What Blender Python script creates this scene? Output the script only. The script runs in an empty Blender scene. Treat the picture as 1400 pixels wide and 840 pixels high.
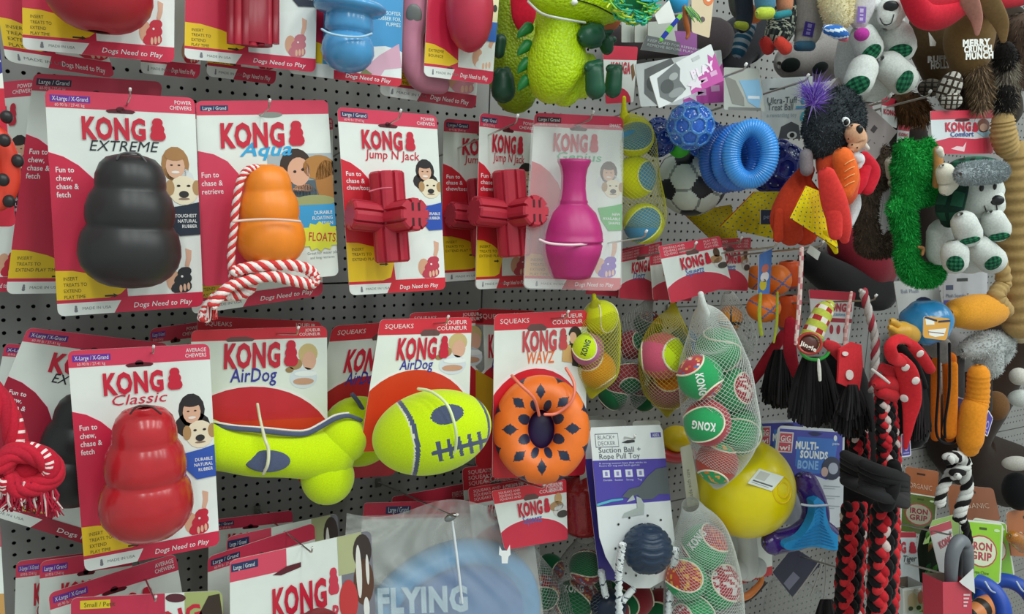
import bpy, math, random
from mathutils import Vector, Matrix
random.seed(7)
R = random.random
pi = math.pi
# ------------------------------------------------------------------ camera
F = 1100.0; D = 1.00465; ZC = 1.5
def unit(v): return Vector(v).normalized()
AX = unit((1840, -78, 1100))                       # direction of the wall, in camera axes (right, down, forward)
dn = Vector((-350, 7600, 1100)); dn = (dn - AX * dn.dot(AX)).normalized()
AZ = -dn; AY = AZ.cross(AX)
CAM = Vector((0, -D, ZC))
def w_of(c): return Vector((AX.dot(c), AY.dot(c), AZ.dot(c)))
RT, DN, FW = w_of(Vector((1, 0, 0))), w_of(Vector((0, 1, 0))), w_of(Vector((0, 0, 1)))
def ray(x, y): return w_of(Vector(((x - 700) / F, (y - 420) / F, 1)))
def P(x, y, d):                                    # the point seen at (x, y) that stands d metres out from the peg wall
    r = ray(x, y); return CAM + r * ((D - d) / r.y)
def MP(x, y, d): return ((D - d) / ray(x, y).y) / F   # metres per pixel there
def proj(p):
    q = p - CAM; z = q.dot(FW); return (700 + F * q.dot(RT) / z, 420 + F * q.dot(DN) / z)
C = bpy.context.scene.collection
cd = bpy.data.cameras.new('camera'); co = bpy.data.objects.new('camera', cd); C.objects.link(co)
cd.sensor_width = 36; cd.lens = F / 1400 * 36; cd.clip_start = .01
m = Matrix.Identity(4)
for i in range(3): m[i][0] = RT[i]; m[i][1] = -DN[i]; m[i][2] = -FW[i]; m[i][3] = CAM[i]
co.matrix_world = m
S = bpy.context.scene; S.camera = co
# ------------------------------------------------------------------ world and lamps
S.view_settings.view_transform = 'Standard'; S.view_settings.look = 'None'
S.view_settings.exposure = 0.14; S.view_settings.gamma = 1
W = bpy.data.worlds.new('world'); S.world = W; W.use_nodes = True
W.node_tree.nodes['Background'].inputs[0].default_value = (.86, .98, .96, 1)
W.node_tree.nodes['Background'].inputs[1].default_value = .46
for i in range(5):                                 # rows of ceiling tubes over the aisle
    l = bpy.data.lights.new('ceiling_tube', 'AREA'); l.shape = 'RECTANGLE'; l.size = .16; l.size_y = 1.5
    l.energy = 11.5; l.color = (.93, 1, .97)
    o = bpy.data.objects.new('ceiling_tube_light', l); C.objects.link(o)
    o.location = (-.5 + i * .85, -1.75, ZC + 1.55); o.rotation_euler = (math.radians(38), 0, 0)

# ------------------------------------------------------------------ materials
def lin(h):
    h = h.lstrip('#'); o = []
    for i in (0, 2, 4):
        c = int(h[i:i + 2], 16) / 255
        o.append(c / 12.92 if c <= .04045 else ((c + .055) / 1.055) ** 2.4)
    return o
_mat = {}
def M(kind):
    if kind in _mat: return _mat[kind]
    k = dict(rough=.5, bump=0, bs=1500, sheen=0, metal=0, coat=0, alpha=1, trans=0, mot=.06, ms=60, spec=.5)
    k.update({
        'printed_card': dict(rough=.42, mot=.05, ms=25, bump=.08, bs=60, coat=.15),
        'rubber': dict(rough=.38, bump=.05, bs=900, mot=.08, spec=.45),
        'shiny_rubber': dict(rough=.24, bump=.04, bs=300, mot=.1, coat=.25),
        'felt': dict(rough=.95, bump=.5, bs=2200, sheen=.3, mot=.12, ms=900, spec=.1),
        'plush': dict(rough=1, bump=.7, bs=1100, sheen=.12, mot=.14, ms=500, spec=.05),
        'cloth': dict(rough=.9, bump=.35, bs=1500, sheen=.08, mot=.12, ms=300, spec=.1),
        'cord': dict(rough=.85, bump=.3, bs=1800, sheen=.05, mot=.14, ms=700, spec=.15),
        'plastic': dict(rough=.3, mot=.04, spec=.5, coat=.1),
        'jelly': dict(rough=.16, mot=.35, ms=500, trans=.35, bump=.35, bs=420, coat=.3),
        'metal': dict(rough=.28, metal=1, mot=.03),
        'painted_metal': dict(rough=.5, mot=.07, ms=14, bump=.05, bs=500),
        'netting': dict(rough=.45, alpha=.85, mot=.05),
        'film': dict(rough=.12, alpha=.16, mot=.1, ms=15, bump=.5, bs=22, spec=.8),
        'milky_film': dict(rough=.28, alpha=.3, mot=.12, ms=14, bump=.6, bs=16, spec=.6),
        'scaly': dict(rough=.38, bump=1, bs=330, mot=.1, ms=200, spec=.4),
        'fur': dict(rough=1, mot=.15, ms=200, spec=0),
    }[kind])
    mt = bpy.data.materials.new(kind); mt.use_nodes = True; nt = mt.node_tree; N = nt.nodes; L = nt.links
    b = N['Principled BSDF']
    at = N.new('ShaderNodeAttribute'); at.attribute_name = 'Col'
    tc = N.new('ShaderNodeTexCoord')
    nz = N.new('ShaderNodeTexNoise'); nz.inputs['Scale'].default_value = k['ms']; nz.inputs['Detail'].default_value = 3
    L.new(tc.outputs['Object'], nz.inputs['Vector'])
    mr = N.new('ShaderNodeMapRange'); mr.inputs[1].default_value = .25; mr.inputs[2].default_value = .75
    mr.inputs[3].default_value = 1 - k['mot']; mr.inputs[4].default_value = 1 + k['mot']
    L.new(nz.outputs['Fac'], mr.inputs[0])
    vm = N.new('ShaderNodeVectorMath'); vm.operation = 'SCALE'
    L.new(at.outputs['Color'], vm.inputs[0]); L.new(mr.outputs[0], vm.inputs['Scale'])
    L.new(vm.outputs[0], b.inputs['Base Color'])
    b.inputs['Roughness'].default_value = k['rough']; b.inputs['Metallic'].default_value = k['metal']
    b.inputs['Specular IOR Level'].default_value = k['spec']
    b.inputs['Sheen Weight'].default_value = k['sheen']; b.inputs['Coat Weight'].default_value = k['coat']
    b.inputs['Coat Roughness'].default_value = .15
    b.inputs['Alpha'].default_value = k['alpha']; b.inputs['Transmission Weight'].default_value = k['trans']
    if k['bump']:
        if kind == 'scaly': n2 = N.new('ShaderNodeTexVoronoi'); n2.inputs['Scale'].default_value = k['bs']
        else: n2 = N.new('ShaderNodeTexNoise'); n2.inputs['Scale'].default_value = k['bs']; n2.inputs['Detail'].default_value = 2
        L.new(tc.outputs['Object'], n2.inputs['Vector'])
        bp = N.new('ShaderNodeBump'); bp.inputs['Strength'].default_value = k['bump']; bp.inputs['Distance'].default_value = .0012 if kind == 'scaly' else .35 / k['bs'] if k['bs'] > 100 else .002
        L.new(n2.outputs['Distance' if kind == 'scaly' else 'Fac'], bp.inputs['Height']); bp.invert = kind == 'scaly'; L.new(bp.outputs[0], b.inputs['Normal'])
    _mat[kind] = mt; return mt
# ------------------------------------------------------------------ things and meshes
def thing(name, label, cat, loc, group=None):
    o = bpy.data.objects.new(name, None); C.objects.link(o); o.location = loc; o.empty_display_size = .01
    o['label'] = label; o['category'] = cat
    if group: o['group'] = group
    return o
class MB:
    def __init__(s): s.v = []; s.f = []; s.c = []
    def add(s, vs, fs, col):
        n = len(s.v); s.v.extend(vs)
        for i, f in enumerate(fs):
            s.f.append(tuple(n + j for j in f)); s.c.append(col[i] if isinstance(col, list) else col)
    def build(s, name, kind, parent=None, smooth=False, stuff=False, label=None, origin=None):
        og = parent.location if parent is not None and origin is None else (origin or Vector((0, 0, 0)))
        if parent is not None and parent.parent: og = parent.parent.location
        me = bpy.data.meshes.new(name); me.from_pydata([tuple(Vector(p) - og) for p in s.v], [], s.f)
        ca = me.color_attributes.new('Col', 'FLOAT_COLOR', 'CORNER')
        buf = []; cache = {}
        for f, c in zip(s.f, s.c):
            if c not in cache: cache[c] = (*[min(.93, q * 1.12) for q in lin(c)], 1)
            buf.extend(cache[c] * len(f))
        ca.data.foreach_set('color', buf)
        me.materials.append(M(kind))
        if smooth: me.polygons.foreach_set('use_smooth', [True] * len(me.polygons))
        me.update()
        o = bpy.data.objects.new(name, me); C.objects.link(o)
        if parent is not None: o.parent = parent
        elif origin: o.location = origin
        if stuff: o['kind'] = 'stuff'
        if label: o['label'] = label
        return o
def tag(o, label, cat, group=None):
    o['label'] = label; o['category'] = cat
    if group: o['group'] = group
    return o
def struct(o): o['kind'] = 'structure'; return o
def cr(pts, n):                                    # Catmull-Rom through tuples of any length
    out = []
    for i in range(len(pts) - 1):
        p0 = pts[max(i - 1, 0)]; p1 = pts[i]; p2 = pts[i + 1]; p3 = pts[min(i + 2, len(pts) - 1)]
        for k in range(n):
            t = k / n; t2 = t * t; t3 = t2 * t
            out.append(tuple(.5 * (2 * b + (c - a) * t + (2 * a - 5 * b + 4 * c - e) * t2 + (-a + 3 * b - 3 * c + e) * t3) for a, b, c, e in zip(p0, p1, p2, p3)))
    out.append(tuple(pts[-1])); return out
def tube(B, pts, rad, col, seg=12, flat=1, cap='round', close=False, colfn=None, ref=None):
    n = len(pts); rings = []
    if cap == 'round' and not close:
        t0 = (pts[0] - pts[1]).normalized(); t1 = (pts[-1] - pts[-2]).normalized()
        a = [(pts[0] + t0 * rad[0] * s, rad[0] * c) for s, c in ((.97, .22), (.78, .62), (.42, .9))]
        b = [(pts[-1] + t1 * rad[-1] * s, rad[-1] * c) for s, c in ((.42, .9), (.78, .62), (.97, .22))]
        pts = [q[0] for q in a] + list(pts) + [q[0] for q in b]; rad = [q[1] for q in a] + list(rad) + [q[1] for q in b]; n = len(pts)
    prev = None
    for i in range(n):
        if close: t = pts[(i + 1) % n] - pts[i - 1]
        else: t = pts[min(i + 1, n - 1)] - pts[max(i - 1, 0)]
        t = t.normalized() if t.length > 1e-9 else Vector((0, 0, 1))
        rf = ref if ref is not None else (CAM - pts[i]).normalized()
        if prev is not None: rf = prev if abs(rf.dot(t)) > .8 or ref is None and flat == 1 else rf
        n1 = rf - t * rf.dot(t)
        if n1.length < 1e-3: n1 = Vector((.3, .5, .8)) - t * t.dot(Vector((.3, .5, .8)))
        n1.normalize(); prev = n1; n2 = t.cross(n1)
        rings.append([pts[i] + n1 * (rad[i] * flat * math.cos(2 * pi * j / seg)) + n2 * (rad[i] * math.sin(2 * pi * j / seg)) for j in range(seg)])
    vs = [p for r in rings for p in r]; fs = []; cs = []
    m = n if close else n - 1
    for i in range(m):
        for j in range(seg):
            k = (i + 1) % n; fs.append((i * seg + j, i * seg + (j + 1) % seg, k * seg + (j + 1) % seg, k * seg + j))
            cs.append(colfn(i / m, j / seg, vs[fs[-1][0]]) if colfn else col)
    if not close:
        fs.append(tuple(range(seg))); cs.append(cs[0]); fs.append(tuple((n - 1) * seg + j for j in range(seg))[::-1]); cs.append(cs[-2])
    B.add(vs, fs, cs)
def tp(B, pts, d, col, n=5, seg=14, **k):          # tube through (x, y, radius in pixels[, extra distance out])
    q = [(p[0], p[1], p[2], p[3] if len(p) > 3 else 0) for p in pts]
    if n > 1: q = cr(q, n)
    tube(B, [P(a, b, d + e) for a, b, r, e in q], [max(r, .05) * MP(a, b, d + e) for a, b, r, e in q], col, seg=seg, **k)
def axes(x, y, rot=0):                             # right, up, out at a pixel
    o = -ray(x, y).normalized(); r = (RT - o * RT.dot(o)).normalized(); u = o.cross(r)
    a = math.radians(rot); return r * math.cos(a) + u * math.sin(a), u * math.cos(a) - r * math.sin(a), o
def ell(B, x, y, rx, ry, d, col, rot=0, rz=None, nu=24, nv=16, colfn=None, disp=None, nrm=None):
    c = P(x, y, d); s = MP(x, y, d); r, u, o = axes(x, y, rot)
    if nrm is not None: k = nrm.normalized(); kr = k.dot(o); k = k if kr > .45 else (k + o * .8).normalized(); r = (r - k * r.dot(k)).normalized(); r, u, o = r, k.cross(r), k
    rz = min(rx, ry) if rz is None else rz
    vs = []; fs = []; cs = []
    for i in range(nv + 1):
        th = pi * i / nv
        for j in range(nu):
            ph = 2 * pi * j / nu; l = (math.sin(th) * math.cos(ph), math.cos(th), math.sin(th) * math.sin(ph))
            g = 1 + (disp(l) if disp else 0)
            vs.append(c + (r * (l[0] * rx) + u * (l[1] * ry) + o * (l[2] * rz)) * s * g)
    for i in range(nv):
        for j in range(nu):
            fs.append((i * nu + j, i * nu + (j + 1) % nu, (i + 1) * nu + (j + 1) % nu, (i + 1) * nu + j))
            if colfn:
                th = pi * (i + .5) / nv; ph = 2 * pi * (j + .5) / nu
                cs.append(colfn((math.sin(th) * math.cos(ph), math.cos(th), math.sin(th) * math.sin(ph))))
            else: cs.append(col)
    B.add(vs, fs, cs); return c
def lathe(B, top, bot, d, prof, col, seg=32, colfn=None, da=0):
    tp(B, [(top[0] + (bot[0] - top[0]) * t, top[1] + (bot[1] - top[1]) * t, r, da * t) for t, r in prof], d, col, n=1, seg=seg, cap='flat', colfn=colfn)
def plate(B, poly, d, th, col, side=None, dt=0):   # pixel outline at distance d, th metres thick
    n = len(poly); y0 = min(p[1] for p in poly)
    f = [P(x, y, d + dt * (y - y0)) for x, y in poly]; b = [p + Vector((0, th, 0)) for p in f]
    B.add(f + b, [tuple(range(n)), tuple(range(2 * n - 1, n - 1, -1))] + [(i, (i + 1) % n, n + (i + 1) % n, n + i) for i in range(n)], [col, side or col] + [side or col] * n)
def puff(B, poly, d, th, col, rings=5, edge=.25, colfn=None):   # pillow shape over a star-shaped outline
    n = len(poly); cx = sum(p[0] for p in poly) / n; cy = sum(p[1] for p in poly) / n; vs = []; fs = []; cs = []
    for side in (1, -1):
        for k in range(rings + 1):
            a = pi / 2 * k / rings; s = math.cos(a); h = math.sin(a) ** .8
            for x, y in poly: vs.append(P(cx + (x - cx) * s, cy + (y - cy) * s, d + side * th * .5 * h))
    for q in range(2):
        b = q * (rings + 1) * n
        for k in range(rings):
            for i in range(n):
                fs.append((b + k * n + i, b + k * n + (i + 1) % n, b + (k + 1) * n + (i + 1) % n, b + (k + 1) * n + i))
                x, y = proj(vs[fs[-1][0]]); cs.append(colfn(x, y) if colfn else col)
    B.add(vs, fs, cs)
def fur(src, n, ln, wd, cols, drop=.5, mess=.6):   # loose pile scattered over the faces of src
    B = MB(); fs = []; ar = []
    for f in src.f:
        a, b, c = src.v[f[0]], src.v[f[1]], src.v[f[2]]; nn = (b - a).cross(c - a); fs.append((f, nn)); ar.append(nn.length)
    cen = sum((Vector(v) for v in src.v), Vector()) / len(src.v)
    for f, nn in random.choices(fs, ar, k=n):
        if nn.length < 1e-12: continue
        vs = [src.v[i] for i in f]
        if len(vs) == 4: u_, v_ = R(), R(); p = (vs[0] * (1 - u_) + vs[1] * u_) * (1 - v_) + (vs[3] * (1 - u_) + vs[2] * u_) * v_
        else: ws = [R() + .05 for _ in vs]; t = sum(ws); p = sum((v * w for v, w in zip(vs, ws)), Vector()) / t
        nn = nn.normalized(); mid = sum(vs, Vector()) / len(vs)
        if (mid - CAM).dot(nn) > 0 and (mid - CAM).normalized().dot(nn) > .3 and R() < .7: continue
        q = Vector((R() - .5, R() - .5, R() - .5)); dr = (nn + q * 2 * mess + Vector((0, 0, -drop))).normalized()
        sd = dr.cross(Vector((R(), R(), R() + .1))).normalized() * wd * .5; L = ln * (.6 + .8 * R())
        B.add([p - sd, p + sd, p + dr * L], [(0, 1, 2)], random.choice(cols))
    return B
from mathutils.bvhtree import BVHTree
def snap(parent, x, y, dflt, full=False):                      # distance out of the nearest part of this thing along the sight line
    r = ray(x, y).normalized(); best = None
    for o in parent.children:
        if o.type != 'MESH' or o.get('kind') == 'stuff' or o.name.startswith(('eye', 'plaid', 'woven', 'mouth', 'white_dot')): continue
        if '_bvh' not in globals(): globals()['_bvh'] = {}
        if o.name not in _bvh: _bvh[o.name] = BVHTree.FromPolygons([v.co[:] for v in o.data.vertices], [p.vertices[:] for p in o.data.polygons])
        h = _bvh[o.name].ray_cast(CAM - parent.location, r)
        if h[0] is not None and (best is None or h[3] < best[1]): best = (h[0] + parent.location, h[3], h[1])
    if full: return (best[0], best[2] if best[2].dot(r) < 0 else -best[2]) if best else (P(x, y, dflt), -r)
    return -best[0].y if best else dflt
def tang(parent, cx, cy, q, d, lift=.001):         # distances out of pixels q on the plane touching the thing at (cx, cy)
    p, n = snap(parent, cx, cy, d, True); p = p + n * lift; o = []
    for x, y in q: r = ray(x, y); o.append(-(CAM + r * ((p - CAM).dot(n) / r.dot(n))).y)
    return tuple(o)
def stitch(parent, pts, w, col, d, name='mouth_stitch'):
    B = MB(); q = cr(pts, 5) if len(pts) > 2 else pts; Q = [P(x, y, snap(parent, x, y, d) + .0006) for x, y in q]; s = MP(*pts[0], d); tube(B, Q, [w * s] * len(Q), col, seg=6); B.build(name, 'cord', parent, True)
def E(cx, cy, rx, ry, a0=0, a1=360, n=20):
    full = abs(a1 - a0) >= 360
    return [(cx + rx * math.cos(math.radians(a0 + (a1 - a0) * i / (n if full else n - 1))), cy + ry * math.sin(math.radians(a0 + (a1 - a0) * i / (n if full else n - 1)))) for i in range(n)]
_tx = {}
def glyphs(s, bold):
    if (s, bold) not in _tx:
        cu = bpy.data.curves.new('t', 'FONT'); cu.body = s; cu.resolution_u = 2; cu.offset = bold; cu.space_character = 1 + bold * 2
        o = bpy.data.objects.new('t', cu); C.objects.link(o); bpy.context.view_layer.update()
        me = o.evaluated_get(bpy.context.evaluated_depsgraph_get()).to_mesh(); me.calc_loop_triangles()
        _tx[(s, bold)] = ([tuple(v.co) for v in me.vertices], [tuple(t.vertices) for t in me.loop_triangles])
        bpy.data.objects.remove(o); bpy.data.curves.remove(cu)
    return _tx[(s, bold)]
KS = [(.5, 0), (.68, .02), (.8, .1), (.84, .2), (.8, .3), (.9, .4), (.93, .5), (.88, .6), (.97, .7), (1, .82), (.94, .92), (.78, 1), (.22, 1), (.06, .92), (0, .82), (.03, .7), (.12, .6), (.07, .5), (.1, .4), (.2, .3), (.16, .2), (.2, .1), (.32, .02)]
class Card:
    """A printed card on a hook: q = its four corners TL, TR, BR, BL as seen; d = distances out of TL, TR, BL."""
    def __init__(s, q, d, col='e2e8e2', r=.03, back='b9b2a6', th=.0007, outline=None, layer=.00016):
        d = d if isinstance(d, tuple) else (d, d, d); s.q = q; s.e = layer
        a, b, c = P(*q[0], d[0]), P(*q[1], d[1]), P(*q[3], d[2])
        s.n = (b - a).cross(c - a).normalized()
        if s.n.dot(CAM - a) < 0: s.n = -s.n
        s.a = a; s.B = MB(); s.asp = (Vector(q[1]) - Vector(q[0])).length / max((Vector(q[3]) - Vector(q[0])).length, 1)
        rv = r; ru = r / max(s.asp, .1) if r else 0
        s.hull = []
        for cx, cy, a0 in ((1 - ru, rv, -90), (1 - ru, 1 - rv, 0), (ru, 1 - rv, 90), (ru, rv, 180)): s.hull += E(cx, cy, ru, rv, a0, a0 + 90, 5)
        if not r: s.hull = [(1, 0), (1, 1), (0, 1), (0, 0)]
        o = outline or s.hull; n = len(o)
        f = [s.pt(u, v) for u, v in o]; bk = [p - s.n * th for p in f]
        s.B.add(f + bk, [tuple(range(n)), tuple(range(2 * n - 1, n - 1, -1))] + [(i, (i + 1) % n, n + (i + 1) % n, n + i) for i in range(n)], [col, back] + ['d8d4cc'] * n)
    def xy(s, u, v):
        q = s.q; return tuple((q[0][k] * (1 - u) + q[1][k] * u) * (1 - v) + (q[3][k] * (1 - u) + q[2][k] * u) * v for k in (0, 1))
    def onp(s, x, y, l=0):
        r = ray(x, y); return CAM + r * ((s.a - CAM).dot(s.n) / r.dot(s.n)) + s.n * (s.e * l)
    def pt(s, u, v, l=0): return s.onp(*s.xy(u, v), l)
    def d(s, u, v): return -s.pt(u, v).y
    def uv(s, x, y):
        u = v = .5
        for _ in range(8):
            X, Y = s.xy(u, v); h = 1e-3; a = s.xy(u + h, v); b = s.xy(u, v + h)
            ax, ay, bx, by = (a[0] - X) / h, (a[1] - Y) / h, (b[0] - X) / h, (b[1] - Y) / h; dt = ax * by - ay * bx
            ex, ey = x - X, y - Y; u += (ex * by - ey * bx) / dt; v += (ax * ey - ay * ex) / dt
        return u, v
    def clip(s, p):
        H = s.hull; n = len(H)
        for i in range(n):
            a, b = H[i], H[(i + 1) % n]; out = []
            ins = lambda q: (b[0] - a[0]) * (q[1] - a[1]) - (b[1] - a[1]) * (q[0] - a[0]) >= -1e-9
            for j in range(len(p)):
                c, e = p[j], p[(j + 1) % len(p)]; ci, ei = ins(c), ins(e)
                if ci: out.append(c)
                if ci != ei:
                    da = (b[0] - a[0]) * (c[1] - a[1]) - (b[1] - a[1]) * (c[0] - a[0]); db = (b[0] - a[0]) * (e[1] - a[1]) - (b[1] - a[1]) * (e[0] - a[0])
                    t = da / (da - db); out.append((c[0] + (e[0] - c[0]) * t, c[1] + (e[1] - c[1]) * t))
            p = out
            if len(p) < 3: return []
        return p
    def ink(s, poly, col, l=1, clip=True):
        if clip: poly = s.clip(poly)
        if len(poly) > 2: s.B.add([s.pt(u, v, l) for u, v in poly], [tuple(range(len(poly)))], col)
    def inkp(s, poly, col, l=1): s.ink([s.uv(*p) for p in poly], col, l)
    def rr(s, u0, v0, u1, v1, col, l=1): s.ink([(u0, v0), (u1, v0), (u1, v1), (u0, v1)], col, l)
    def el(s, cu, cv, ru, rv, col, l=1, a0=0, a1=360, n=18): s.ink(E(cu, cv, ru, rv, a0, a1, n), col, l)
    def text(s, t, u, v, size, col, l=3, bold=.012, al='l', shear=0, rot=0, xs=1, wmax=None):
        vs, ts = glyphs(t, bold); w = max((p[0] for p in vs), default=1)
        if wmax: xs = wmax * s.asp / (size * w)
        k = size / .7; k = size * 1.38; ox = -w * (.5 if al == 'c' else 1 if al == 'r' else 0); ca, sa = math.cos(math.radians(rot)), math.sin(math.radians(rot)); o = []
        if wmax: xs = wmax * s.asp / (k * w)
        for x, y, _ in vs:
            X = (x + ox + y * shear) * k * xs; Y = y * k; X, Y = X * ca - Y * sa, X * sa + Y * ca
            o.append(s.pt(u + X / s.asp, v - Y, l))
        s.B.add(o, ts, col)
    def kong(s, u, v, w, h, col='c8203a', snow=True, outline=None):   # logo word plus snowman sign
        tw = w * .77 if snow else w
        s.text('KONG', u, v + h, h, col, 8, .045, wmax=tw)
        if snow: s.ink([(u + w * .82 + a * w * .19, v - h * .06 + b * h * 1.08) for a, b in KS], col, 8)
    def build(s, parent, name='backing_card'): return s.B.build(name, 'printed_card', parent)
def kid_photo(c, u, v, s, hair='2a2426', dog='e9dcc0', ear='b08a5c', shirt='d8dcdc', flip=1):
    a = c.asp; e = lambda x, y, rx, ry, col, l: c.el(u + flip * x * s / a, v + y * s, rx * s / a, ry * s, col, l, n=14)
    e(0, -.05, .34, .46, hair, 1); e(0, .35, .45, .35, hair if hair == '2a2426' else shirt, 1); e(0, .0, .23, .31, 'dcae92', 2)
    e(0, -.27, .25, .13, hair, 3); e(-.09, -.03, .035, .02, '33241f', 3); e(.09, -.03, .035, .02, '33241f', 3); e(0, .15, .1, .035, 'f0e6e0', 3)
    e(.18, .62, .36, .38, dog, 3); e(-.15, .55, .11, .2, ear, 4); e(.5, .55, .11, .2, ear, 4); e(.06, .5, .045, .03, '2a2020', 5); e(.3, .5, .045, .03, '2a2020', 5); e(.18, .72, .12, .09, '2c2a2a', 5); e(.18, .84, .14, .03, '8c7464', 4)
def hand_toy(c, u, v, s, col):
    a = c.asp; sc = lambda p: [(u + x * s / a, v + y * s) for x, y in p]
    c.ink(sc([(.2, -1.1), (.45, -1.0), (.42, -.6), (.3, -.25), (.15, -.35), (.22, -.7)]), 'd9a890', 3)
    c.ink(sc(E(-.35, .25, .28, .45)), 'd9a486', 2); c.ink(sc([(.05 + .5 * (x - .5) * 1.7 + .25 * (.5 - y), -.3 + y * 1.1) for x, y in KS]), col, 3)
    for k in range(3): c.ink(sc(E(-.05 + .16 * k, .62 - .04 * k, .06, .16)), 'e3b499', 4)
    c.ink(sc(E(.02, .1, .05, .05)), 'f4e8e8', 4)
def kong_card(q, d, name='CLASSIC', ncol='c8203a', shear=0, badge=('X-Large / X-Grand', '6a2c9c'), right=('POWER', 'CHEWERS'), lines=('Fun to', 'chew,', 'chase &', 'fetch'),
              band=('20283a', ('TOUGHEST', 'NATURAL', 'RUBBER')), hair='2a2426', mini='c8203a', red='cc2446', yel=('INSERT', 'TREATS TO', 'EXTEND', 'PLAY TIME'), nbold=.004, photo=True, nw=.36, nn=None, asp_logo=(.23, .56), yv=.80, yc='ecc41c'):
    c = Card(q, d); strip = .078
    c.rr(0, 0, 1, strip, 'd63a58', 1)
    if badge:
        c.ink([(.03, .022), (.3, .022), (.3, .052), (.03, .052)], badge[1], 2); c.text(badge[0], .045, .046, .02, 'e8e4f0', 3, .004, wmax=.24); c.text('60-90 lb / 27-41 kg', .06, .071, .014, 'f2d0d6', 3, .0, wmax=.2)
    for i, t in enumerate(right): c.text(t, .975, .036 + .026 * i, .019, 'f6dcdf', 3, .012, 'r', xs=.8)
    c.ink(E(.5, .083, .1, .012, 180, 360, 9) + [(.6, .083), (.58, .092), (.42, .092), (.4, .083)], '5c1422', 2); c.el(.5, .075, .03, .014, '5c1422', 2)
    c.kong(asp_logo[0], .112, asp_logo[1], .098)
    c.text(name, asp_logo[0] + .04, .265, .05 if nw else .04, ncol, 4, nbold, shear=shear, wmax=nw)
    c.ink([(0, .27), (.1, .288), (.2, .325), (.3, .385), (.37, .46), (.41, .55), (.48, .75), (.5, .95), (0, .95)], 'f0e4e4', 1)
    c.ink([(0, .276), (.1, .295), (.2, .333), (.3, .395), (.36, .47), (.4, .56), (.47, .75), (.49, .95), (0, .95)], red, 2)
    for i, t in enumerate(lines): c.text(t, .04, .365 + .037 * i, .025, 'f8e8ea', 3, .015, xs=.9)
    c.ink([(0, yv), (.12, yv + .003), (.28, yv + .025), (.5, yv + .08), (.44, .915), (.3, .94), (.15, .947), (0, .945)], yc, 3)
    for i, t in enumerate(yel): c.text(t, .05, yv + .045 + .027 * i, .016, '5a4a18', 4, .0, xs=.95)
    c.ink([(.33, yv + .118), (.39, yv + .118), (.39, yv + .112), (.42, yv + .122), (.39, yv + .132), (.39, yv + .126), (.33, yv + .126)], '3a3010', 4)
    c.ink([(.5, .95), (.56, .83), (.72, .7), (1, .66), (1, .95)], 'e6eae6', 1)
    if photo: kid_photo(c, .85, .33, .19 * max(c.asp, .5) / .68, hair)
    if band:
        c.ink([(1, .5), (.9, .515), (.74, .53), (.78, .6), (.86, .66), (1, .655)], band[0], 6)
        for i, t in enumerate(band[1]): c.text(t, .98, .572 + .025 * i, .016, 'eef0f4', 7, .012, 'r', xs=.85)
    hand_toy(c, .86, .84, .11, mini)
    c.ink([(0, .93), (1.0, .93), (1, 1), (0, 1)], red, 4); c.ink([(0, .945), (.44, .945), (.39, 1), (0, 1)], 'e2e6e2', 5)
    c.ink([(.115 + a * .025, .957 + b * .03) for a, b in KS], '7a7a80', 6); c.text('MADE IN USA', .17, .978, .013, '7a8080', 6, .0, xs=1.2)
    c.text("Dogs Need to Play", .52, .982, .024, 'f6e6e8', 6, .006, shear=.2, wmax=.4)
    return c
def dome_card(q, d, name='AirDog', ncol='3a3a9c', left='SQUEAKS', right=('JOUEUR', 'COUINEUR'), dome=('c8202c', .42, .33), gap=.5, logo=(.2, .5, .16, .14), nsize=.085, r=.04, photo='blond', shear=.1, kcol='c8203a', nw=None, strip=.1, top='d42c3c', dbot=1.0, body='e2e8e2', text=None):
    c = Card(q, d, r=r, col=body); c.rr(0, 0, 1, strip, top, 1)
    c.text(left, .06, strip * .6, strip * .3, 'f2d4d4', 3, .005); 
    for i, t in enumerate(right): c.text(t, .95, strip * (.42 + .36 * i), strip * .26, 'f6dede', 3, .01, 'r')
    c.ink([(gap - .1, strip * .95), (gap - .06, strip * .7), (gap + .06, strip * .7), (gap + .12, strip * .95), (gap + .1, strip * 1.12), (gap - .08, strip * 1.12)], '6a4a48', 2)
    c.kong(logo[0], logo[2], logo[1], logo[3], kcol); c.text(name, logo[0] + logo[1] * .1, logo[2] + logo[3] + nsize * 1.05, nsize, ncol, 4, .012, shear=shear, wmax=nw or logo[1] * .62)
    dc, rx, top_ = dome
    c.ink(E(.45, top_ + .45, .62, .46, 180, 360, 21) + [(1.1, 1.2), (-.2, 1.2)], 'f0ecea', 1); c.ink(E(.45, top_ + .46, .6, .45, 180, 360, 21) + [(1.05, 1.2), (-.2, 1.2)], dc, 2)
    a = c.asp
    if photo == 'blond':
        u, v, s = .86, .26, .2
        for x, y, rx, ry, cl, l in ((0, -.35, .42, .36, 'c9b27c', 1), (.05, -.1, .3, .33, 'd9a890', 2), (-.55, .0, .3, .2, 'a88858', 3), (-.8, .2, .18, .1, '9a7a50', 3), (-.2, .5, .6, .38, 'd4dce4', 2), (-.2, .62, .45, .12, 'c8987c', 4), (-.1, .35, .5, .1, 'e8ecf0', 4)):
            c.el(u + x * s / max(a, .6) * .8, v + y * s, rx * s / max(a, .6) * .8, ry * s, cl, l)
    return c
def tie(parent, pts, d, r=1.6, col='e8dcd8', name='twist_tie', n=6):
    B = MB(); tp(B, pts, d, col, n=n, seg=8); return B.build(name, 'plastic', parent, True)
def base_of(c): return c.pt(.5, 1)
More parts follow.
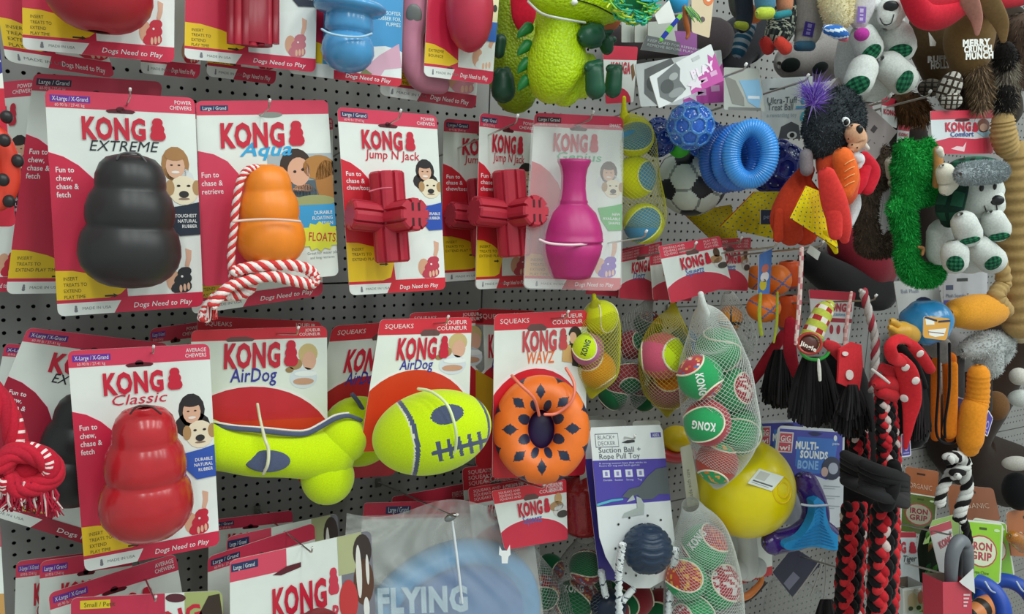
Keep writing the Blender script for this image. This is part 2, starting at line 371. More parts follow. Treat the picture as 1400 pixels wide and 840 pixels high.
KP = [(0, .18), (.012, .32), (.03, .47), (.08, .6), (.16, .68), (.23, .695), (.255, .69), (.275, .72), (.32, .8), (.40, .865), (.47, .875), (.52, .85), (.535, .83), (.56, .87), (.6, .94), (.68, .99), (.76, 1), (.84, .94), (.91, .8), (.96, .62), (.985, .45), (1, .2)]
def kong_toy(parent, top, bot, r, d, col, kind='rubber', name='rubber_toy'):
    B = MB(); lathe(B, top, bot, d, [(t, q * r) for t, q in KP], col, seg=40); o = B.build(name, kind, parent, True); return o
hook_n = [0]
def hook(x, y, d, label, wx=None, up=10, w=2.6, cap='f2f0ea'):  # x, y: tip as seen; runs straight back to the wall
    B = MB(); t = P(x, y, d); s = MP(x, y, d); b = t + Vector((0, 0, -up * s)) + Vector((0, up * .8 * s, 0)); e = Vector((b.x, .003, b.z - .17 * d))
    tube(B, [e, (e + b) / 2, b, b + Vector((0, -.004, .002)), t], [w * s * .5] * 5, 'b9b6b0', seg=8, cap='round')
    C2 = MB(); tube(C2, [t + (b - t) * .12, t + (t - b).normalized() * .0005], [w * s * .75] * 2, cap, seg=10)
    r = thing('peg_hook', label, 'hook', e, 'metal peg hooks on the perforated wall'); B.build('hook_rod', 'metal', r, True); C2.build('hook_tip', 'plastic', r, True)
    bp = MB(); q = .006; bp.add([Vector((e.x + a * q * .6, -.0015 - k * .002, e.z + b2 * q)) for k in (0, 1) for a, b2 in ((-1, -1), (1, -1), (1, 1), (-1, 1))], [(4, 5, 6, 7), (0, 1, 5, 4), (1, 2, 6, 5), (2, 3, 7, 6), (3, 0, 4, 7)], 'a8a8a6'); bp.build('hook_plate', 'metal', r)
    return r
# ------------------------------------------------------------------ the setting: perforated wall in panels
PT = .014; NX, NZ = 62, 27; PW, PH = .9, .4
JX = P(659, 400, 0).x; JZ = P(440, 388, 0).z
def panel_mesh():
    vs = []; fs = []; k8 = [(math.cos(pi * (i + .5) / 4), math.sin(pi * (i + .5) / 4)) for i in range(8)]
    ix, iz = {}, {}
    x0 = (PW - NX * PT) / 2; z0 = (PH - NZ * PT) / 2; g = {}
    def V(x, y, z):
        k = (round(x, 6), round(y, 6), round(z, 6))
        if k not in g: g[k] = len(vs); vs.append((x, y, z))
        return g[k]
    h = PT / 2
    for i in range(NX):
        for j in range(NZ):
            cx, cz = x0 + (i + .5) * PT, z0 + (j + .5) * PT
            O = [V(cx + a * h, 0, cz + b * h) for a, b in ((1, 0), (1, 1), (0, 1), (-1, 1), (-1, 0), (-1, -1), (0, -1), (1, -1))]
            I = [V(cx + .0022 * math.cos(pi * t / 4), 0, cz + .0022 * math.sin(pi * t / 4)) for t in range(8)]
            K = [V(cx + .0022 * math.cos(pi * t / 4), .0012, cz + .0022 * math.sin(pi * t / 4)) for t in range(8)]
            for t in range(8): u = (t + 1) % 8; fs.append((O[t], I[t], I[u], O[u])); fs.append((I[t], K[t], K[u], I[u]))
    e = .0012; X = (e, x0, PW - x0, PW - e); Z = (e, z0, PH - z0, PH - e)
    for a in range(3):
        for b in range(3):
            if a == 1 and b == 1: continue
            fs.append((V(X[a], 0, Z[b]), V(X[a + 1], 0, Z[b]), V(X[a + 1], 0, Z[b + 1]), V(X[a], 0, Z[b + 1])))
    c = [(e, e), (PW - e, e), (PW - e, PH - e), (e, PH - e)]
    for i in range(4):
        a, b = c[i], c[(i + 1) % 4]; fs.append((V(a[0], 0, a[1]), V(a[0], .008, a[1]), V(b[0], .008, b[1]), V(b[0], 0, b[1])))
    me = bpy.data.meshes.new('panel'); me.from_pydata(vs, [], fs); ca = me.color_attributes.new('Col', 'FLOAT_COLOR', 'CORNER')
    cc = (*lin('959391'), 1); ca.data.foreach_set('color', cc * len(me.loops)); me.materials.append(M('painted_metal')); return me
B = MB(); x0, x1, z0, z1 = -1.2, 3.3, -.1, 2.45
B.add([Vector((x, y, z)) for y in (.02, .05) for x, z in ((x0, z0), (x1, z0), (x1, z1), (x0, z1))], [(0, 1, 2, 3), (4, 5, 6, 7), (0, 1, 5, 4), (1, 2, 6, 5), (2, 3, 7, 6), (3, 0, 4, 7)], '1c1c1e')
wall = struct(B.build('wall_back', 'painted_metal'))
pm = panel_mesh()
for i in range(-2, 3):
    for j in range(-4, 2):
        o = bpy.data.objects.new('panel', pm); C.objects.link(o); o.parent = wall; o.location = (JX + i * PW, 0, JZ + j * PH)
B = MB()
for i in range(-1, 3):                              # slotted uprights behind the panel joints
    x = JX + i * PW; B.add([Vector((x + a, y, z)) for y in (.004, .018) for a, z in ((-.012, z0), (.012, z0), (.012, z1), (-.012, z1))], [(0, 1, 2, 3), (0, 1, 5, 4), (1, 2, 6, 5), (2, 3, 7, 6), (3, 0, 4, 7)], '6a6866')
B.build('upright', 'painted_metal', wall)
B = MB(); B.add([Vector(p) for p in ((-3, -4, 0), (6, -4, 0), (6, .05, 0), (-3, .05, 0), (-3, -4, -.02), (6, -4, -.02), (6, .05, -.02), (-3, .05, -.02))], [(0, 1, 2, 3), (4, 5, 6, 7), (0, 1, 5, 4), (1, 2, 6, 5), (2, 3, 7, 6), (3, 0, 4, 7)], 'b4b0a8')
struct(B.build('floor', 'painted_metal'))
# ------------------------------------------------------------------ carded chews, middle row
GK = 'red and white carded chew toys'
def carded(label, c, name='carded_chew_toy', cat='dog toy', group=GK):
    r = thing(name, label, cat, base_of(c), group); c.build(r); return r
# large black chew
c = kong_card([(61, 122), (266, 134), (278, 419), (79, 433)], (.2, .2, .205), 'EXTREME', '22262e', .25, nbold=-.002, hair='a8794a', mini='26262a', nw=.46)
r = carded('Kong Extreme card with big black three-lobed rubber toy', c)
kong_toy(r, (179, 211), (178, 393), 65, .242, '2b2a2b')
tie(r, [(160, 218, 1.5), (165, 211, 1.5), (178, 209, 1.5), (190, 211, 1.5), (200, 222, 1.5)], .26, col='4a4848')
c = kong_card([(46, 100), (222, 112), (190, 400), (8, 402)], (.11, .11, .11), 'EXTREME', '22262e', .25, badge=('Large / Grand', '2a2440'), right=('', ''), lines=('Fun to', 'chew,', 'chase &', 'fetch'), yel=('INSERT', 'TREATS TO', 'EXTEND PLAY TIME', ''))
r = carded('dark red card peeking out left of the black Extreme toy card', c); kong_toy(r, (140, 205), (136, 360), 46, .148, '2b2a2b')
c = kong_card([(-60, 118), (48, 108), (28, 398), (-80, 402)], .06, 'EXTREME', '22262e', .25); r = carded('shadowed card at the left edge behind the ladybird coloured ring', c)
# orange floating chew with rope
c = kong_card([(262, 402 - 262), (440, 150), (441, 404), (262, 430)], (.15, .15, .16), 'Aqua', '35a6dc', .2, badge=('Large / Grand', '24345c')); r = carded('Aqua card showing only its bottom strip behind the orange toy', c)
c = Card([(268, 138), (448, 137), (463, 377), (276, 392)], (.19, .19, .195), r=.03)
c.rr(0, 0, 1, .078, 'd63a58', 1); c.ink([(.03, .025), (.24, .025), (.24, .055), (.03, .055)], '24345c', 2); c.text('Large / Grand', .045, .05, .02, 'dfe4f0', 3, .004, wmax=.18)
c.el(.56, .08, .09, .016, '8a8f88', 2)
c.kong(.17, .122, .63, .13); c.text('Aqua', .32, .305, .075, '35a6dc', 4, .02, shear=.3, wmax=.38)
c.rr(.52, .3, 1, .6, '8fa4a6', 1); c.ink([(.52, .3), (1, .3), (1, .42), (.52, .4)], 'a9b4b8', 2)
for (u, v, a, b, k, l) in ((.73, .37, .12, .1, '3a2a22', 3), (.75, .4, .085, .08, 'dba88c', 4), (.9, .38, .12, .07, 'b07a3c', 4), (.96, .46, .09, .12, 'a87238', 4), (.78, .53, .1, .06, 'd4a284', 3), (.83, .5, .2, .05, '50606a', 3), (.85, .57, .16, .035, '9aa06c', 5), (.72, .4, .012, .008, '2a2020', 5), (.78, .39, .012, .008, '2a2020', 5)): c.el(u, v, a, b, k, l)
c.ink([(0, .27), (.12, .29), (.22, .33), (.3, .4), (.36, .5), (.36, 1), (0, 1)], 'cf3a58', 2)
for i, t in enumerate(('Fun to', 'chase &', 'retrieve')): c.text(t, .02, .415 + .045 * i, .03, 'f8e0e4', 3, .012, xs=.85)
c.ink([(.7, .59), (1, .59), (1, .78), (.75, .78), (.72, .7)], '3a9ad0', 6)
for i, t in enumerate(('DURABLE', 'FLOATING', 'DESIGN')): c.text(t, .98, .645 + .03 * i, .02, 'e8f4fa', 7, .01, 'r', xs=.8)
st = []
for i in range(28): a = i * 2 * pi / 28; q = 1 if i % 2 else .8; st.append((.88 + .16 * q * math.cos(a), .77 + .085 * q * math.sin(a)))
c.ink(st, 'd8dc3c', 8); c.text('FLOATS', .79, .79, .05, 'c02c3c', 9, .01, rot=-6, wmax=.2)
c.text('Great for water play', .78, .87, .016, '8a9494', 3, 0, xs=.9); c.text('and long retrieves', .8, .895, .014, '8a9494', 3, 0, xs=.9)
r = carded('Aqua card with orange floating toy and red and white rope', c)
kong_toy(r, (364, 225), (373, 364), 46, .228, 'f08424', name='orange_floating_toy')
tie(r, [(319, 303, 1.8), (340, 301, 1.8), (365, 300, 1.8), (390, 301, 1.8), (410, 303, 1.8)], .262, col='dcb8a8')
def rope(parent, path, d, rad, cols, strands=4, turns=6, name='rope', n=8, sr=.55, kind='cord', lump=0, label=None):
    q = cr([(p[0], p[1], p[2] if len(p) > 2 else 0, p[3] if len(p) > 3 else rad) for p in path], n); m = len(q)
    Q = [P(a, b, d + e) for a, b, e, _ in q]; B = MB()
    for k in range(strands):
        pts = []; rd = []
        for i in range(m):
            t = (Q[min(i + 1, m - 1)] - Q[max(i - 1, 0)]).normalized(); rf = (CAM - Q[i]).normalized(); n1 = (rf - t * rf.dot(t)).normalized(); n2 = t.cross(n1)
            a = 2 * pi * (k / strands + turns * i / m); s = MP(q[i][0], q[i][1], d) * q[i][3]
            pts.append(Q[i] + (n1 * math.cos(a) + n2 * math.sin(a)) * s * .5); rd.append(s * sr * (1 + lump * math.sin(i * 1.9 + k * 2)))
        cl = cols[k % len(cols)]
        tube(B, pts, rd, cl, seg=8, cap='round', colfn=(lambda a, b, p, cl=cl: cl) if not isinstance(cl, tuple) else (lambda a, b, p, cl=cl: cl[int(a * 400) % len(cl)]))
    return B.build(name, kind, parent, True, label=label)
WR = ['ece0dc', 'd04040']
rope(r, [(352, 230), (338, 233), (328, 250), (322, 285), (319, 320), (316, 350), (318, 380)], .235, 5.5, WR, 4, 7)
rope(r, [(318, 372), (340, 366), (380, 362), (415, 366), (430, 378), (425, 388), (400, 384), (370, 378), (335, 385), (310, 395), (290, 418)], .25, 8, WR, 4, 12)
rope(r, [(325, 372), (345, 385), (330, 402), (300, 405), (283, 425), (279, 436)], .238, 9, WR, 5, 6)
B = MB()
for k in range(40): x = 283 + R() * 14; tp(B, [(x, 420, 1), (x - 4 + R() * 8, 432 + R() * 6, .6)], .24 + R() * .006, random.choice(WR), n=1, seg=4)
B.build('rope_fringe', 'cord', r, stuff=True)
# jacks
def prism8(A, Z, m_, col, slots, g0=.9):
    B = MB(); t = (Z - A).normalized(); rf = (CAM - A).normalized()
    if abs(rf.dot(t)) > .8: rf = Vector((0, 0, 1))
    n1 = (rf - t * rf.dot(t)).normalized(); n2 = t.cross(n1); prof = []
    for k in range(8):
        a0 = 2 * pi * (k + .5) / 8; prof += [(a0 - .3, 1), (a0 - .1, 1), (a0 - .06, .8), (a0 + .06, .8), (a0 + .1, 1)]
    n = len(prof); vs = []
    for e, g in ((A, g0), (A + t * m_ * .12, 1), (Z - t * m_ * .12, 1), (Z, .88)): vs += [e + (n1 * math.cos(q) + n2 * math.sin(q)) * m_ * g * h for q, h in prof]
    B.add(vs, [(i * n + j, i * n + (j + 1) % n, (i + 1) * n + (j + 1) % n, (i + 1) * n + j) for i in range(3) for j in range(n)] + [tuple(range(n)), tuple(range(3 * n, 4 * n))], col)
    if slots:
        for i in (-1, 1):
            for j in (-1, 1):
                o = Z + n1 * (i * .45 * m_) + n2 * (j * .22 * m_) + t * .0004; B.add([o + n1 * a * .24 * m_ + n2 * b_ * .07 * m_ for a, b_ in ((-1, -1), (1, -1), (1, 1), (-1, 1))], [(0, 1, 2, 3)], '3a0c14')
    return B
def jack(parent, cx, cy, s, d, col='b42c3e'):
    m_ = MP(cx, cy, d) * s
    for nm, a, z, r_, sl in (('vertical_bar', (-5, -62, -.004), (4, 62, .006), 24, 0), ('side_arm', (0, 2, 0), (-55, -4, .002), 21, 0), ('front_arm', (0, 2, 0), (36, -4, .05), 22, 1)):
        prism8(P(cx + a[0] * s, cy + a[1] * s, d + a[2]), P(cx + z[0] * s, cy + z[1] * s, d + z[2]), m_ * r_, col, sl).build(nm, 'rubber', parent)
JL = ('Fun to', 'chase &', 'chew/toss')
BB = ('2a50b0', ('DURABLE', 'NATURAL RUBBER', ''))
def jcard(q, d, label, **k):
    c = kong_card(q, d, 'Jump N Jack', 'c8203a', .1, badge=('Large / Grand', '24345c'), lines=JL, band=BB, yel=('INSERT', 'TREATS TO', 'EXTEND PLAY TIME', ''), nw=.54, asp_logo=(.22, .54), yv=.72, red='d02434', mini='c03c50'); return carded(label, c)
r = jcard([(461, 146), (597, 158), (609, 396), (478, 404)], (.2, .2, .205), 'Jump N Jack card with full dark red cross toy facing front'); jack(r, 533, 297, 1, .225)
tie(r, [(505, 262, 1.3), (520, 258, 1.3), (535, 257, 1.3)], .25, col='c05060')
r = jcard([(607, 162), (720, 172), (720, 378), (602, 386)], .10, 'shadowed Jump N Jack card wedged between two brighter jack cards'); jack(r, 662, 297, .85, .122)
r = jcard([(656, 154), (735, 165), (722, 392), (650, 396)], (.18, .15, .18), 'narrow turned Jump N Jack card left of the magenta toy'); jack(r, 700, 292, .95, .195)
c = kong_card([(405, 165), (455, 160), (456, 378), (420, 380)], .08, 'Aqua', '35a6dc'); r = carded('sliver of red card between the orange toy and the jack card', c)
# magenta genius
c = kong_card([(731, 154), (852, 160), (848, 397), (716, 394)], (.205, .205, .21), 'Genius', '3cb878', .1, badge=('Large / Grand', '3a1c26'), right=('', 'SMART'), lines=(), band=('3cae48', ('NEW', 'AVAILABLE', 'SHAPES')), hair='5a3a2a', mini='7a4cb8', red='cc3040', nw=.5, asp_logo=(.22, .5), yc='d8a050')
r = carded('Genius card with tall magenta vase shaped rubber toy', c)
B = MB(); gp = [(0, 8), (.005, 23), (.03, 23), (.08, 19), (.15, 17), (.25, 17), (.34, 19), (.36, 21), (.372, 20), (.385, 21.5), (.45, 32), (.55, 39), (.62, 42), (.665, 42.5), (.67, 43.5), (.685, 43.5), (.69, 41), (.71, 41), (.72, 42.5), (.8, 40), (.88, 35), (.95, 30), (.99, 27), (1, 10)]
lathe(B, (785, 217), (780, 381), .238, gp, 'b42a72', 40); B.build('vase_shaped_toy', 'rubber', r, True)
tie(r, [(738, 328, 1.8), (752, 333, 1.8, .006), (780, 335, 1.8, .01), (808, 333, 1.8, .006), (824, 330, 1.8)], .264, col='e8c8d0')
F_ = Card([(727, 168), (853, 172), (850, 398), (715, 396)], .238, col='ffffff', r=.04, back='ffffff', th=.0003); F_.B.build('clear_cover', 'film', r)
# ------------------------------------------------------------------ top row
c = kong_card([(28, -215), (240, -210), (238, 86), (31, 67)], (.2, .2, .2), 'CLASSIC', '22262e'); r = carded('card with large red round-bottomed toy at top left corner', c)
B = MB(); lathe(B, (138, -150), (135, 44), .24, [(t, q * 68) for t, q in KP], 'a82430', 40); B.build('rubber_toy', 'rubber', r, True)
B = MB(); plate(B, [(140, 32), (160, 34), (159, 45), (139, 43)], .235, .002, 'c8c4c0'); B.build('tab', 'plastic', r)
c = kong_card([(-40, -220), (60, -215), (158, 108), (8, 84)], (.15, .15, .15), 'CLASSIC', '22262e'); carded('shadowed card just left of the top left red toy', c)
c = kong_card([(200, -180), (300, -170), (272, 108), (192, 100)], (.13, .13, .13), 'CLASSIC', '22262e'); carded('shadowed card low between the first two top row cards', c)
c = kong_card([(256, -170), (436, -160), (431, 99), (252, 80)], (.2, .2, .2), 'Dental', '22262e', badge=None, mini='c87480'); r = carded('card with ribbed dark red dental stick at top', c)
B = MB(); n = 24
for k in range(7):
    tp(B, [(316 + k * 10, -80, 6), (316 + k * 10, 63 - abs(k - 3), 6)], .225 + .006 * math.sin(pi * k / 6), 'a02434' if k % 2 else '8a1c2c', n=3, seg=10, cap='flat')
tp(B, [(346, -80, 26), (346, 61, 26)], .218, '8a1c2c', n=2, cap='flat'); B.build('ribbed_stick', 'rubber', r, True)
c = kong_card([(300, -160), (400, -150), (376, 116), (282, 104)], (.13, .13, .13), 'CLASSIC', '22262e'); carded('very dark card under the ribbed stick card', c)
c = kong_card([(400, -160), (555, -150), (548, 120), (394, 100)], (.185, .185, .19), 'Puppy', '3a9ad0', badge=None, band=None, photo=False, mini='e0b4c0')
c.ink([(.3, .55), (1, .55), (1, .84), (.8, .83), (.6, .9), (.3, .97)], '3f96cc', 5); c.ink(E(.85, 1.0, .35, .2), 'e4e8e6', 6)
c.ink([(.62, 1.0), (.66, .93), (.8, .85), (.97, .78), (1, .9), (.85, .92), (.72, 1.05)], 'd9a8bc', 7); c.ink([(.6, .985), (.67, .925), (.74, .95), (.65, 1.0)], '7c8050', 8)
for i, t in enumerate(('SOFTER', 'RUBBER FOR', 'PUPPIES')): c.text(t, .98, .64 + .028 * i, .02, 'd8ecf6', 6, .005, 'r', xs=.8)
c.rr(0, .93, .4, 1, 'dfe3df', 9); c.rr(.4, .955, 1.0, 1, 'c8203a', 9); c.text('Dogs Need to Play', .5, .985, .022, 'f6e6e8', 10, .006, shear=.2, wmax=.4)
r = carded('card with glossy light blue flared puppy toy', c)
B = MB(); lathe(B, (482, -60), (474, 100), .225, [(0, 30), (.2, 30), (.36, 28), (.4, 26), (.405, 44), (.43, 49), (.455, 49), (.48, 44), (.5, 31), (.52, 32), (.6, 33), (.645, 32), (.66, 27), (.675, 28), (.7, 32), (.76, 35), (.83, 36), (.9, 32), (.96, 23), (.99, 12), (1, 3)], '4a94c8', 36)
B.build('flared_toy', 'shiny_rubber', r, True); tie(r, [(440, 40, 1.6), (452, 46, 1.6), (475, 50, 1.6), (495, 50, 1.6), (508, 46, 1.6)], .253, col='9ec4dc')
c = kong_card([(560, -130), (668, -124), (650, 150), (518, 130)], (.15, .15, .16), 'Puppy', 'd88aa8', badge=None, band=None, mini='d890a0', red='b83048'); r = carded('shadowed card with curved pink puppy toy behind the red ball', c)
B = MB(); tp(B, [(568, -40, 22), (567, 20, 20), (562, 50, 17), (565, 85, 18), (578, 108, 18), (602, 116, 13)], .18, 'c27c92'); B.build('curved_pink_toy', 'rubber', r, True)
B = MB(); ell(B, 566, 20, 11, 14, .192, '6c6e6c', rz=4); B.build('pet_picture', 'printed_card', r)
c = kong_card([(592, -150), (692, -142), (673, 116), (579, 104)], (.2, .2, .205), 'Ball', '22262e', badge=None, yel=('EXTREME', 'BOUNCE'), mini='e2e6e2', band=None, yv=.82, photo=False)
c.inkp([(668, 30), (686, 32), (682, 58), (664, 56)], '3468b8', 8); c.inkp([(655, 0), (688, 0), (686, 34), (665, 30)], 'ded8b0', 7); c.inkp(E(676, 12, 3, 5), '2a2a2a', 9)
r = carded('narrow card with glossy dark pink red ball', c); B = MB(); lathe(B, (642, -50), (642, 72), .225, [(t, q * 33) for t, q in ((0, .1), (.04, .4), (.15, .75), (.3, .95), (.5, 1), (.7, .93), (.85, .75), (.94, .5), (.985, .25), (1, .05))], 'b83048', 36); B.build('ball', 'rubber', r, True)
# ------------------------------------------------------------------ lower rows
c = kong_card([(92, 480), (286, 470), (300, 745), (116, 782)], (.222, .222, .222), 'Classic', 'c8304a', .25, nbold=.0, right=('AVERAGE', 'CHEWERS'), band=('3055b0', ('DURABLE', 'NATURAL', 'RUBBER')), nw=.4)
r = carded('Classic card with big glossy red three-lobed rubber toy', c)
kong_toy(r, (197, 557), (202, 736), 60, .262, 'b3222a', 'shiny_rubber')
tie(r, [(178, 566, 1.5), (186, 557, 1.5), (197, 555, 1.5), (208, 557, 1.5), (220, 566, 1.5)], .284, col='4a2020')
c = kong_card([(38, 448), (230, 470), (200, 770), (-60, 690)], (.12, .12, .12), 'EXTREME', '22262e', .25, badge=('X-Large / X-Grand', '5a2c80'), right=('', ''), red='a81c38')
r = carded('dark Extreme card tilted behind the Classic card', c); kong_toy(r, (118, 540), (88, 690), 50, .158, '222122')
c = kong_card([(7, 470), (120, 478), (90, 700), (-40, 690)], .06, 'EXTREME', '22262e', badge=('X-Large', '5a2c80')); carded('shadowed card edge above the red and white rope at left', c)
# bone
c = dome_card([(262, 452), (447, 446), (448, 640), (254, 646)], (.155, .155, .155), logo=(.24, .54, .1, .17), nsize=.1, strip=.08, dome=('c82434', .42, .4), left='', gap=.35)
c.ink([(0, .66), (.97, .64), (.97, 1), (0, 1)], 'd03a24', 3)
c.ink([(.05, .33), (.04, .4)], 'ffffff') if 0 else None
r = carded('AirDog card with yellow green felt squeaky bone', c)
B = MB()
tp(B, [(240, 596, 44), (275, 606, 36), (310, 614, 31), (350, 621, 31), (390, 622, 31), (425, 622, 34), (450, 622, 36)], .182, 'c4e010', n=4, seg=28)
ell(B, 469, 601, 34, 33, .182, 'c4e010', nu=40, nv=28); ell(B, 448, 653, 36, 37, .184, 'c4e010', nu=40, nv=28); ell(B, 225, 565, 34, 34, .178, 'c4e010', nu=32, nv=24); ell(B, 225, 640, 34, 34, .178, 'c4e010', nu=32, nv=24)
bo = B.build('felt_bone', 'felt', r, True)
B = MB(); tp(B, [(292, 581, 3.2, .004), (320, 586, 3.4, .008), (345, 588, 3.4, .009), (370, 591, 3.4, .009), (400, 594, 3.4, .009), (420, 593, 3.4, .008), (440, 583, 3.4, .008), (458, 573, 3.2, .009), (476, 569, 3, .009), (494, 575, 2.6, .006)], .1865, '4e5670', n=4, seg=8, flat=.5)
tp(B, [(292, 577, 1.6), (320, 582, 1.6), (345, 584, 1.6), (370, 586, 1.6), (400, 589, 1.6), (420, 588, 1.6), (440, 578, 1.6), (458, 568, 1.6), (476, 565, 1.6)], .193, 'dcd8d0', n=4, seg=6); B.build('seam_band', 'felt', r, True)
B = MB(); ell(B, 366, 631, 30, 15, .2085, '4e5670', rz=3.4); B.build('oval_patch', 'felt', r, True)
tie(r, [(352, 553, 2), (356, 575, 2, .004), (362, 600, 2.4, .026), (367, 615, 2.4, .031), (366, 635, 2.4, .034), (360, 648, 2.4, .028)], .181, col='d8d8b8')
c = dome_card([(455, 446), (600, 436), (540, 650), (405, 660)], (.09, .09, .09), dome=('b8202c', .42, .33), left='SQUEAKS'); r = carded('shadowed AirDog card between the bone and the football', c)
B = MB(); ell(B, 490, 590, 50, 48, .128, 'b8d010'); B.build('felt_ball', 'felt', r, True)
B = MB(); tp(B, [(482, 540, 3), (490, 550, 3), (497, 562, 3)], .15, '4e5670', n=3); B.build('seam_band', 'felt', r, True)
c = dome_card([(270, 432), (440, 440), (440, 640), (270, 640)], (.1, .1, .1), left='SQUEAKS'); carded('dark red header strip directly above the bone card', c)
c = kong_card([(205, 450), (275, 440), (270, 700), (205, 700)], .07, 'CLASSIC'); carded('dark card between the Classic card and the bone card', c)
# football
c = dome_card([(520, 437), (645, 434), (640, 612), (492, 618)], (.2, .2, .2), logo=(.22, .54, .145, .158), nsize=.079, strip=.12, dome=('d0381c', .42, .38), r=.03, gap=.55)
r = carded('AirDog card with yellow green felt football', c)
def fb(l):
    x, y = l[0] * 82, l[1] * 57
    if l[2] < 0: return 'c4e010'
    if ((x - 24) / 22) ** 2 + ((y - 18) / 13) ** 2 < 1: return '4e5670'
    X = -48 - 12 * (1 - (y / 57) ** 2) * -1
    if abs(x + 35 - 18 * (1 - (y / 57) ** 2) * 1.0 + 4) < 3.2: return '4e5670'
    if abs(x + 39 - 18 * (1 - (y / 57) ** 2) * 1.0 + 4) < 1.6: return 'dcdcc0'
    if abs(x - 77 * (1 - .35 * (y / 57) ** 2)) < 1.8: return '4e5670'
    if -6 < x < 70 and abs(y + 27 + (x - 32) * -.0) < 2.8: return '4e5670'
    for k in range(5):
        if abs(x - 4 - k * 14) < 2.6 and abs(y + 27) < 13: return '4e5670'
    return 'c4e010'
B = MB(); ell(B, 591, 591, 82, 57, .255, 0, rot=13, rz=52, nu=230, nv=170, colfn=fb); B.build('felt_football', 'felt', r, True)
tie(r, [(572, 532, 2.2, .004), (590, 536, 2.2, .02), (610, 552, 2.2, .04), (620, 575, 2.2, .048), (624, 600, 2.2, .048), (620, 630, 2.2, .036)], .255, col='dce8b0')
c = dome_card([(650, 422), (735, 425), (735, 640), (650, 640)], (.1, .1, .1), left='SQUEAKS'); c.inkp([(650, 505), (676, 520), (670, 580), (640, 570)], 'c89820', 5); carded('dark card with mustard panel between football and orange ring cards', c)
c = dome_card([(560, 428), (660, 424), (668, 600), (560, 600)], (.1, .1, .1), left='SQUEAKS'); carded('shadowed card header directly above the football card', c)
# wavz
c = dome_card([(676, 430), (803, 424), (800, 650), (673, 655)], (.2, .2, .2), 'WAVZ', 'e8743c', logo=(.3, .48, .11, .12), nsize=.075, dome=('cc2434', .42, .33), r=.03, gap=.45, kcol='c84850', photo=None)
c.inkp(E(786, 460, 9, 14), '2e221e', 4); c.inkp([(778, 470), (800, 466), (803, 505), (782, 500)], '282c24', 4); c.inkp(E(783, 462, 5, 8), 'd9a890', 5); c.inkp([(770, 470), (780, 472), (782, 496), (768, 494)], 'd0a868', 5); c.inkp(E(773, 463, 6, 7), 'e0dac8', 6); c.inkp(E(773, 459, 1.5, 1.5), '201c1c', 7)
r = carded('Wavz card with orange tread ring and dark blue centre', c)
pts = []; m = 256; A = axes(740, 586)
cc = P(740, 587, .238); s = MP(740, 587, .238)
for i in range(m): a = 2 * pi * i / m; pts.append(cc + (A[0] * math.cos(a) * 42 + A[1] * math.sin(a) * 50) * s)
def wv(a, b, p):
    q = b % 1; q = q if q > .4 else q + 1
    x = abs((a * 8) % 1 - .5); y = abs((a * 8 + .5) % 1 - .5)
    if x < .27 * math.sqrt(max(0, 1 - ((q - .855) / .085) ** 2)): return '252c44'
    if y < .2 * (1 - abs(q - 1.0) / .075): return '252c44'
    if x < .16 * (1 - abs(q - 1.22) / .1): return '252c44'
    return 'ee7428'
B = MB(); tube(B, pts, [24 * s] * m, 0, seg=110, close=True, colfn=wv); B.build('tread_ring', 'rubber', r, True)
B = MB(); ell(B, 740, 588, 21, 28, .226, '241a4c', rz=6); B.build('ring_centre', 'rubber', r, True)
tie(r, [(700, 514, 2.2, .0), (712, 527, 2.2, .014), (730, 545, 2.2, .02), (737, 568, 2.2, .01)], .25, col='ec7c64'); tie(r, [(774, 504, 2.2, .0), (785, 525, 2.2, .014), (782, 548, 2.2, .02), (762, 565, 2.2, .012), (745, 567, 2.2, .008)], .25, col='ec7c64')
# hooks of the carded toys
for x, y, d, t in ((178, 122, .232, 'above the black Extreme toy'), (369, 137, .225, 'above the orange Aqua toy'), (548, 151, .23, 'above the Jump N Jack card'), (811, 153, .24, 'above the magenta Genius toy'), (708, 158, .24, 'left of the Genius card'), (210, 474, .24, 'above the red Classic toy'), (408, 448, .235, 'above the yellow green bone'), (613, 433, .235, 'above the yellow green football'), (777, 426, .235, 'above the orange tread ring')): hook(x, y, d, 'metal peg hook with pale tip ' + t, up=11)
# ------------------------------------------------------------------ bottom row
def bcard(label, q, d, **k): return carded(label, kong_card(q, d, **k))
bcard('shadowed red-topped card lowest left against the wall', [(22, 768), (130, 755), (130, 1050), (14, 1060)], .09)
bcard('half shaded card with large red logo at lower left', [(55, 768), (180, 750), (190, 1050), (46, 1070)], .12, badge=('Large / Grand', '6a2c9c'), right=('', ''))
c = kong_card([(66, 812), (240, 757), (290, 1050), (100, 1100)], .16, badge=('X-Large / X-Grand', '6a2c9c'), right=('AVERAGE', 'CHEWERS')); carded('steeply tilted card with purple size badge and red snowman at lower left', c)
c = Card([(97, 818), (304, 808), (310, 1100), (97, 1110)], .2); c.rr(0, 0, .62, .13, 'c83050', 1); c.rr(.06, .015, .26, .055, 'e8cc28', 2); c.text('Small / Petit', .085, .046, .022, '5a4a10', 3, .0)
c.rr(.75, 0, 1, .3, 'a8b070', 1); c.inkp([(272, 840), (285, 815), (300, 812), (304, 840)], '3a2c24', 3); c.inkp(E(240, 818, 14, 6), '5a2430', 2); c.text('KONG', .4, .2, .08, 'c8203a', 3, .04, rot=12); carded('card with yellow size badge and puppy photo at the bottom left edge', c)
bcard('card with navy badge behind the Wobbler card', [(284, 762), (430, 715), (440, 1000), (284, 1030)], .14, badge=('Large / Grand', '24345c'), right=('', ''))
bcard('dark card header below the red Classic toy', [(285, 712), (400, 698), (400, 900), (285, 900)], .08, badge=('Large / Grand', '24345c'), right=('', ''))
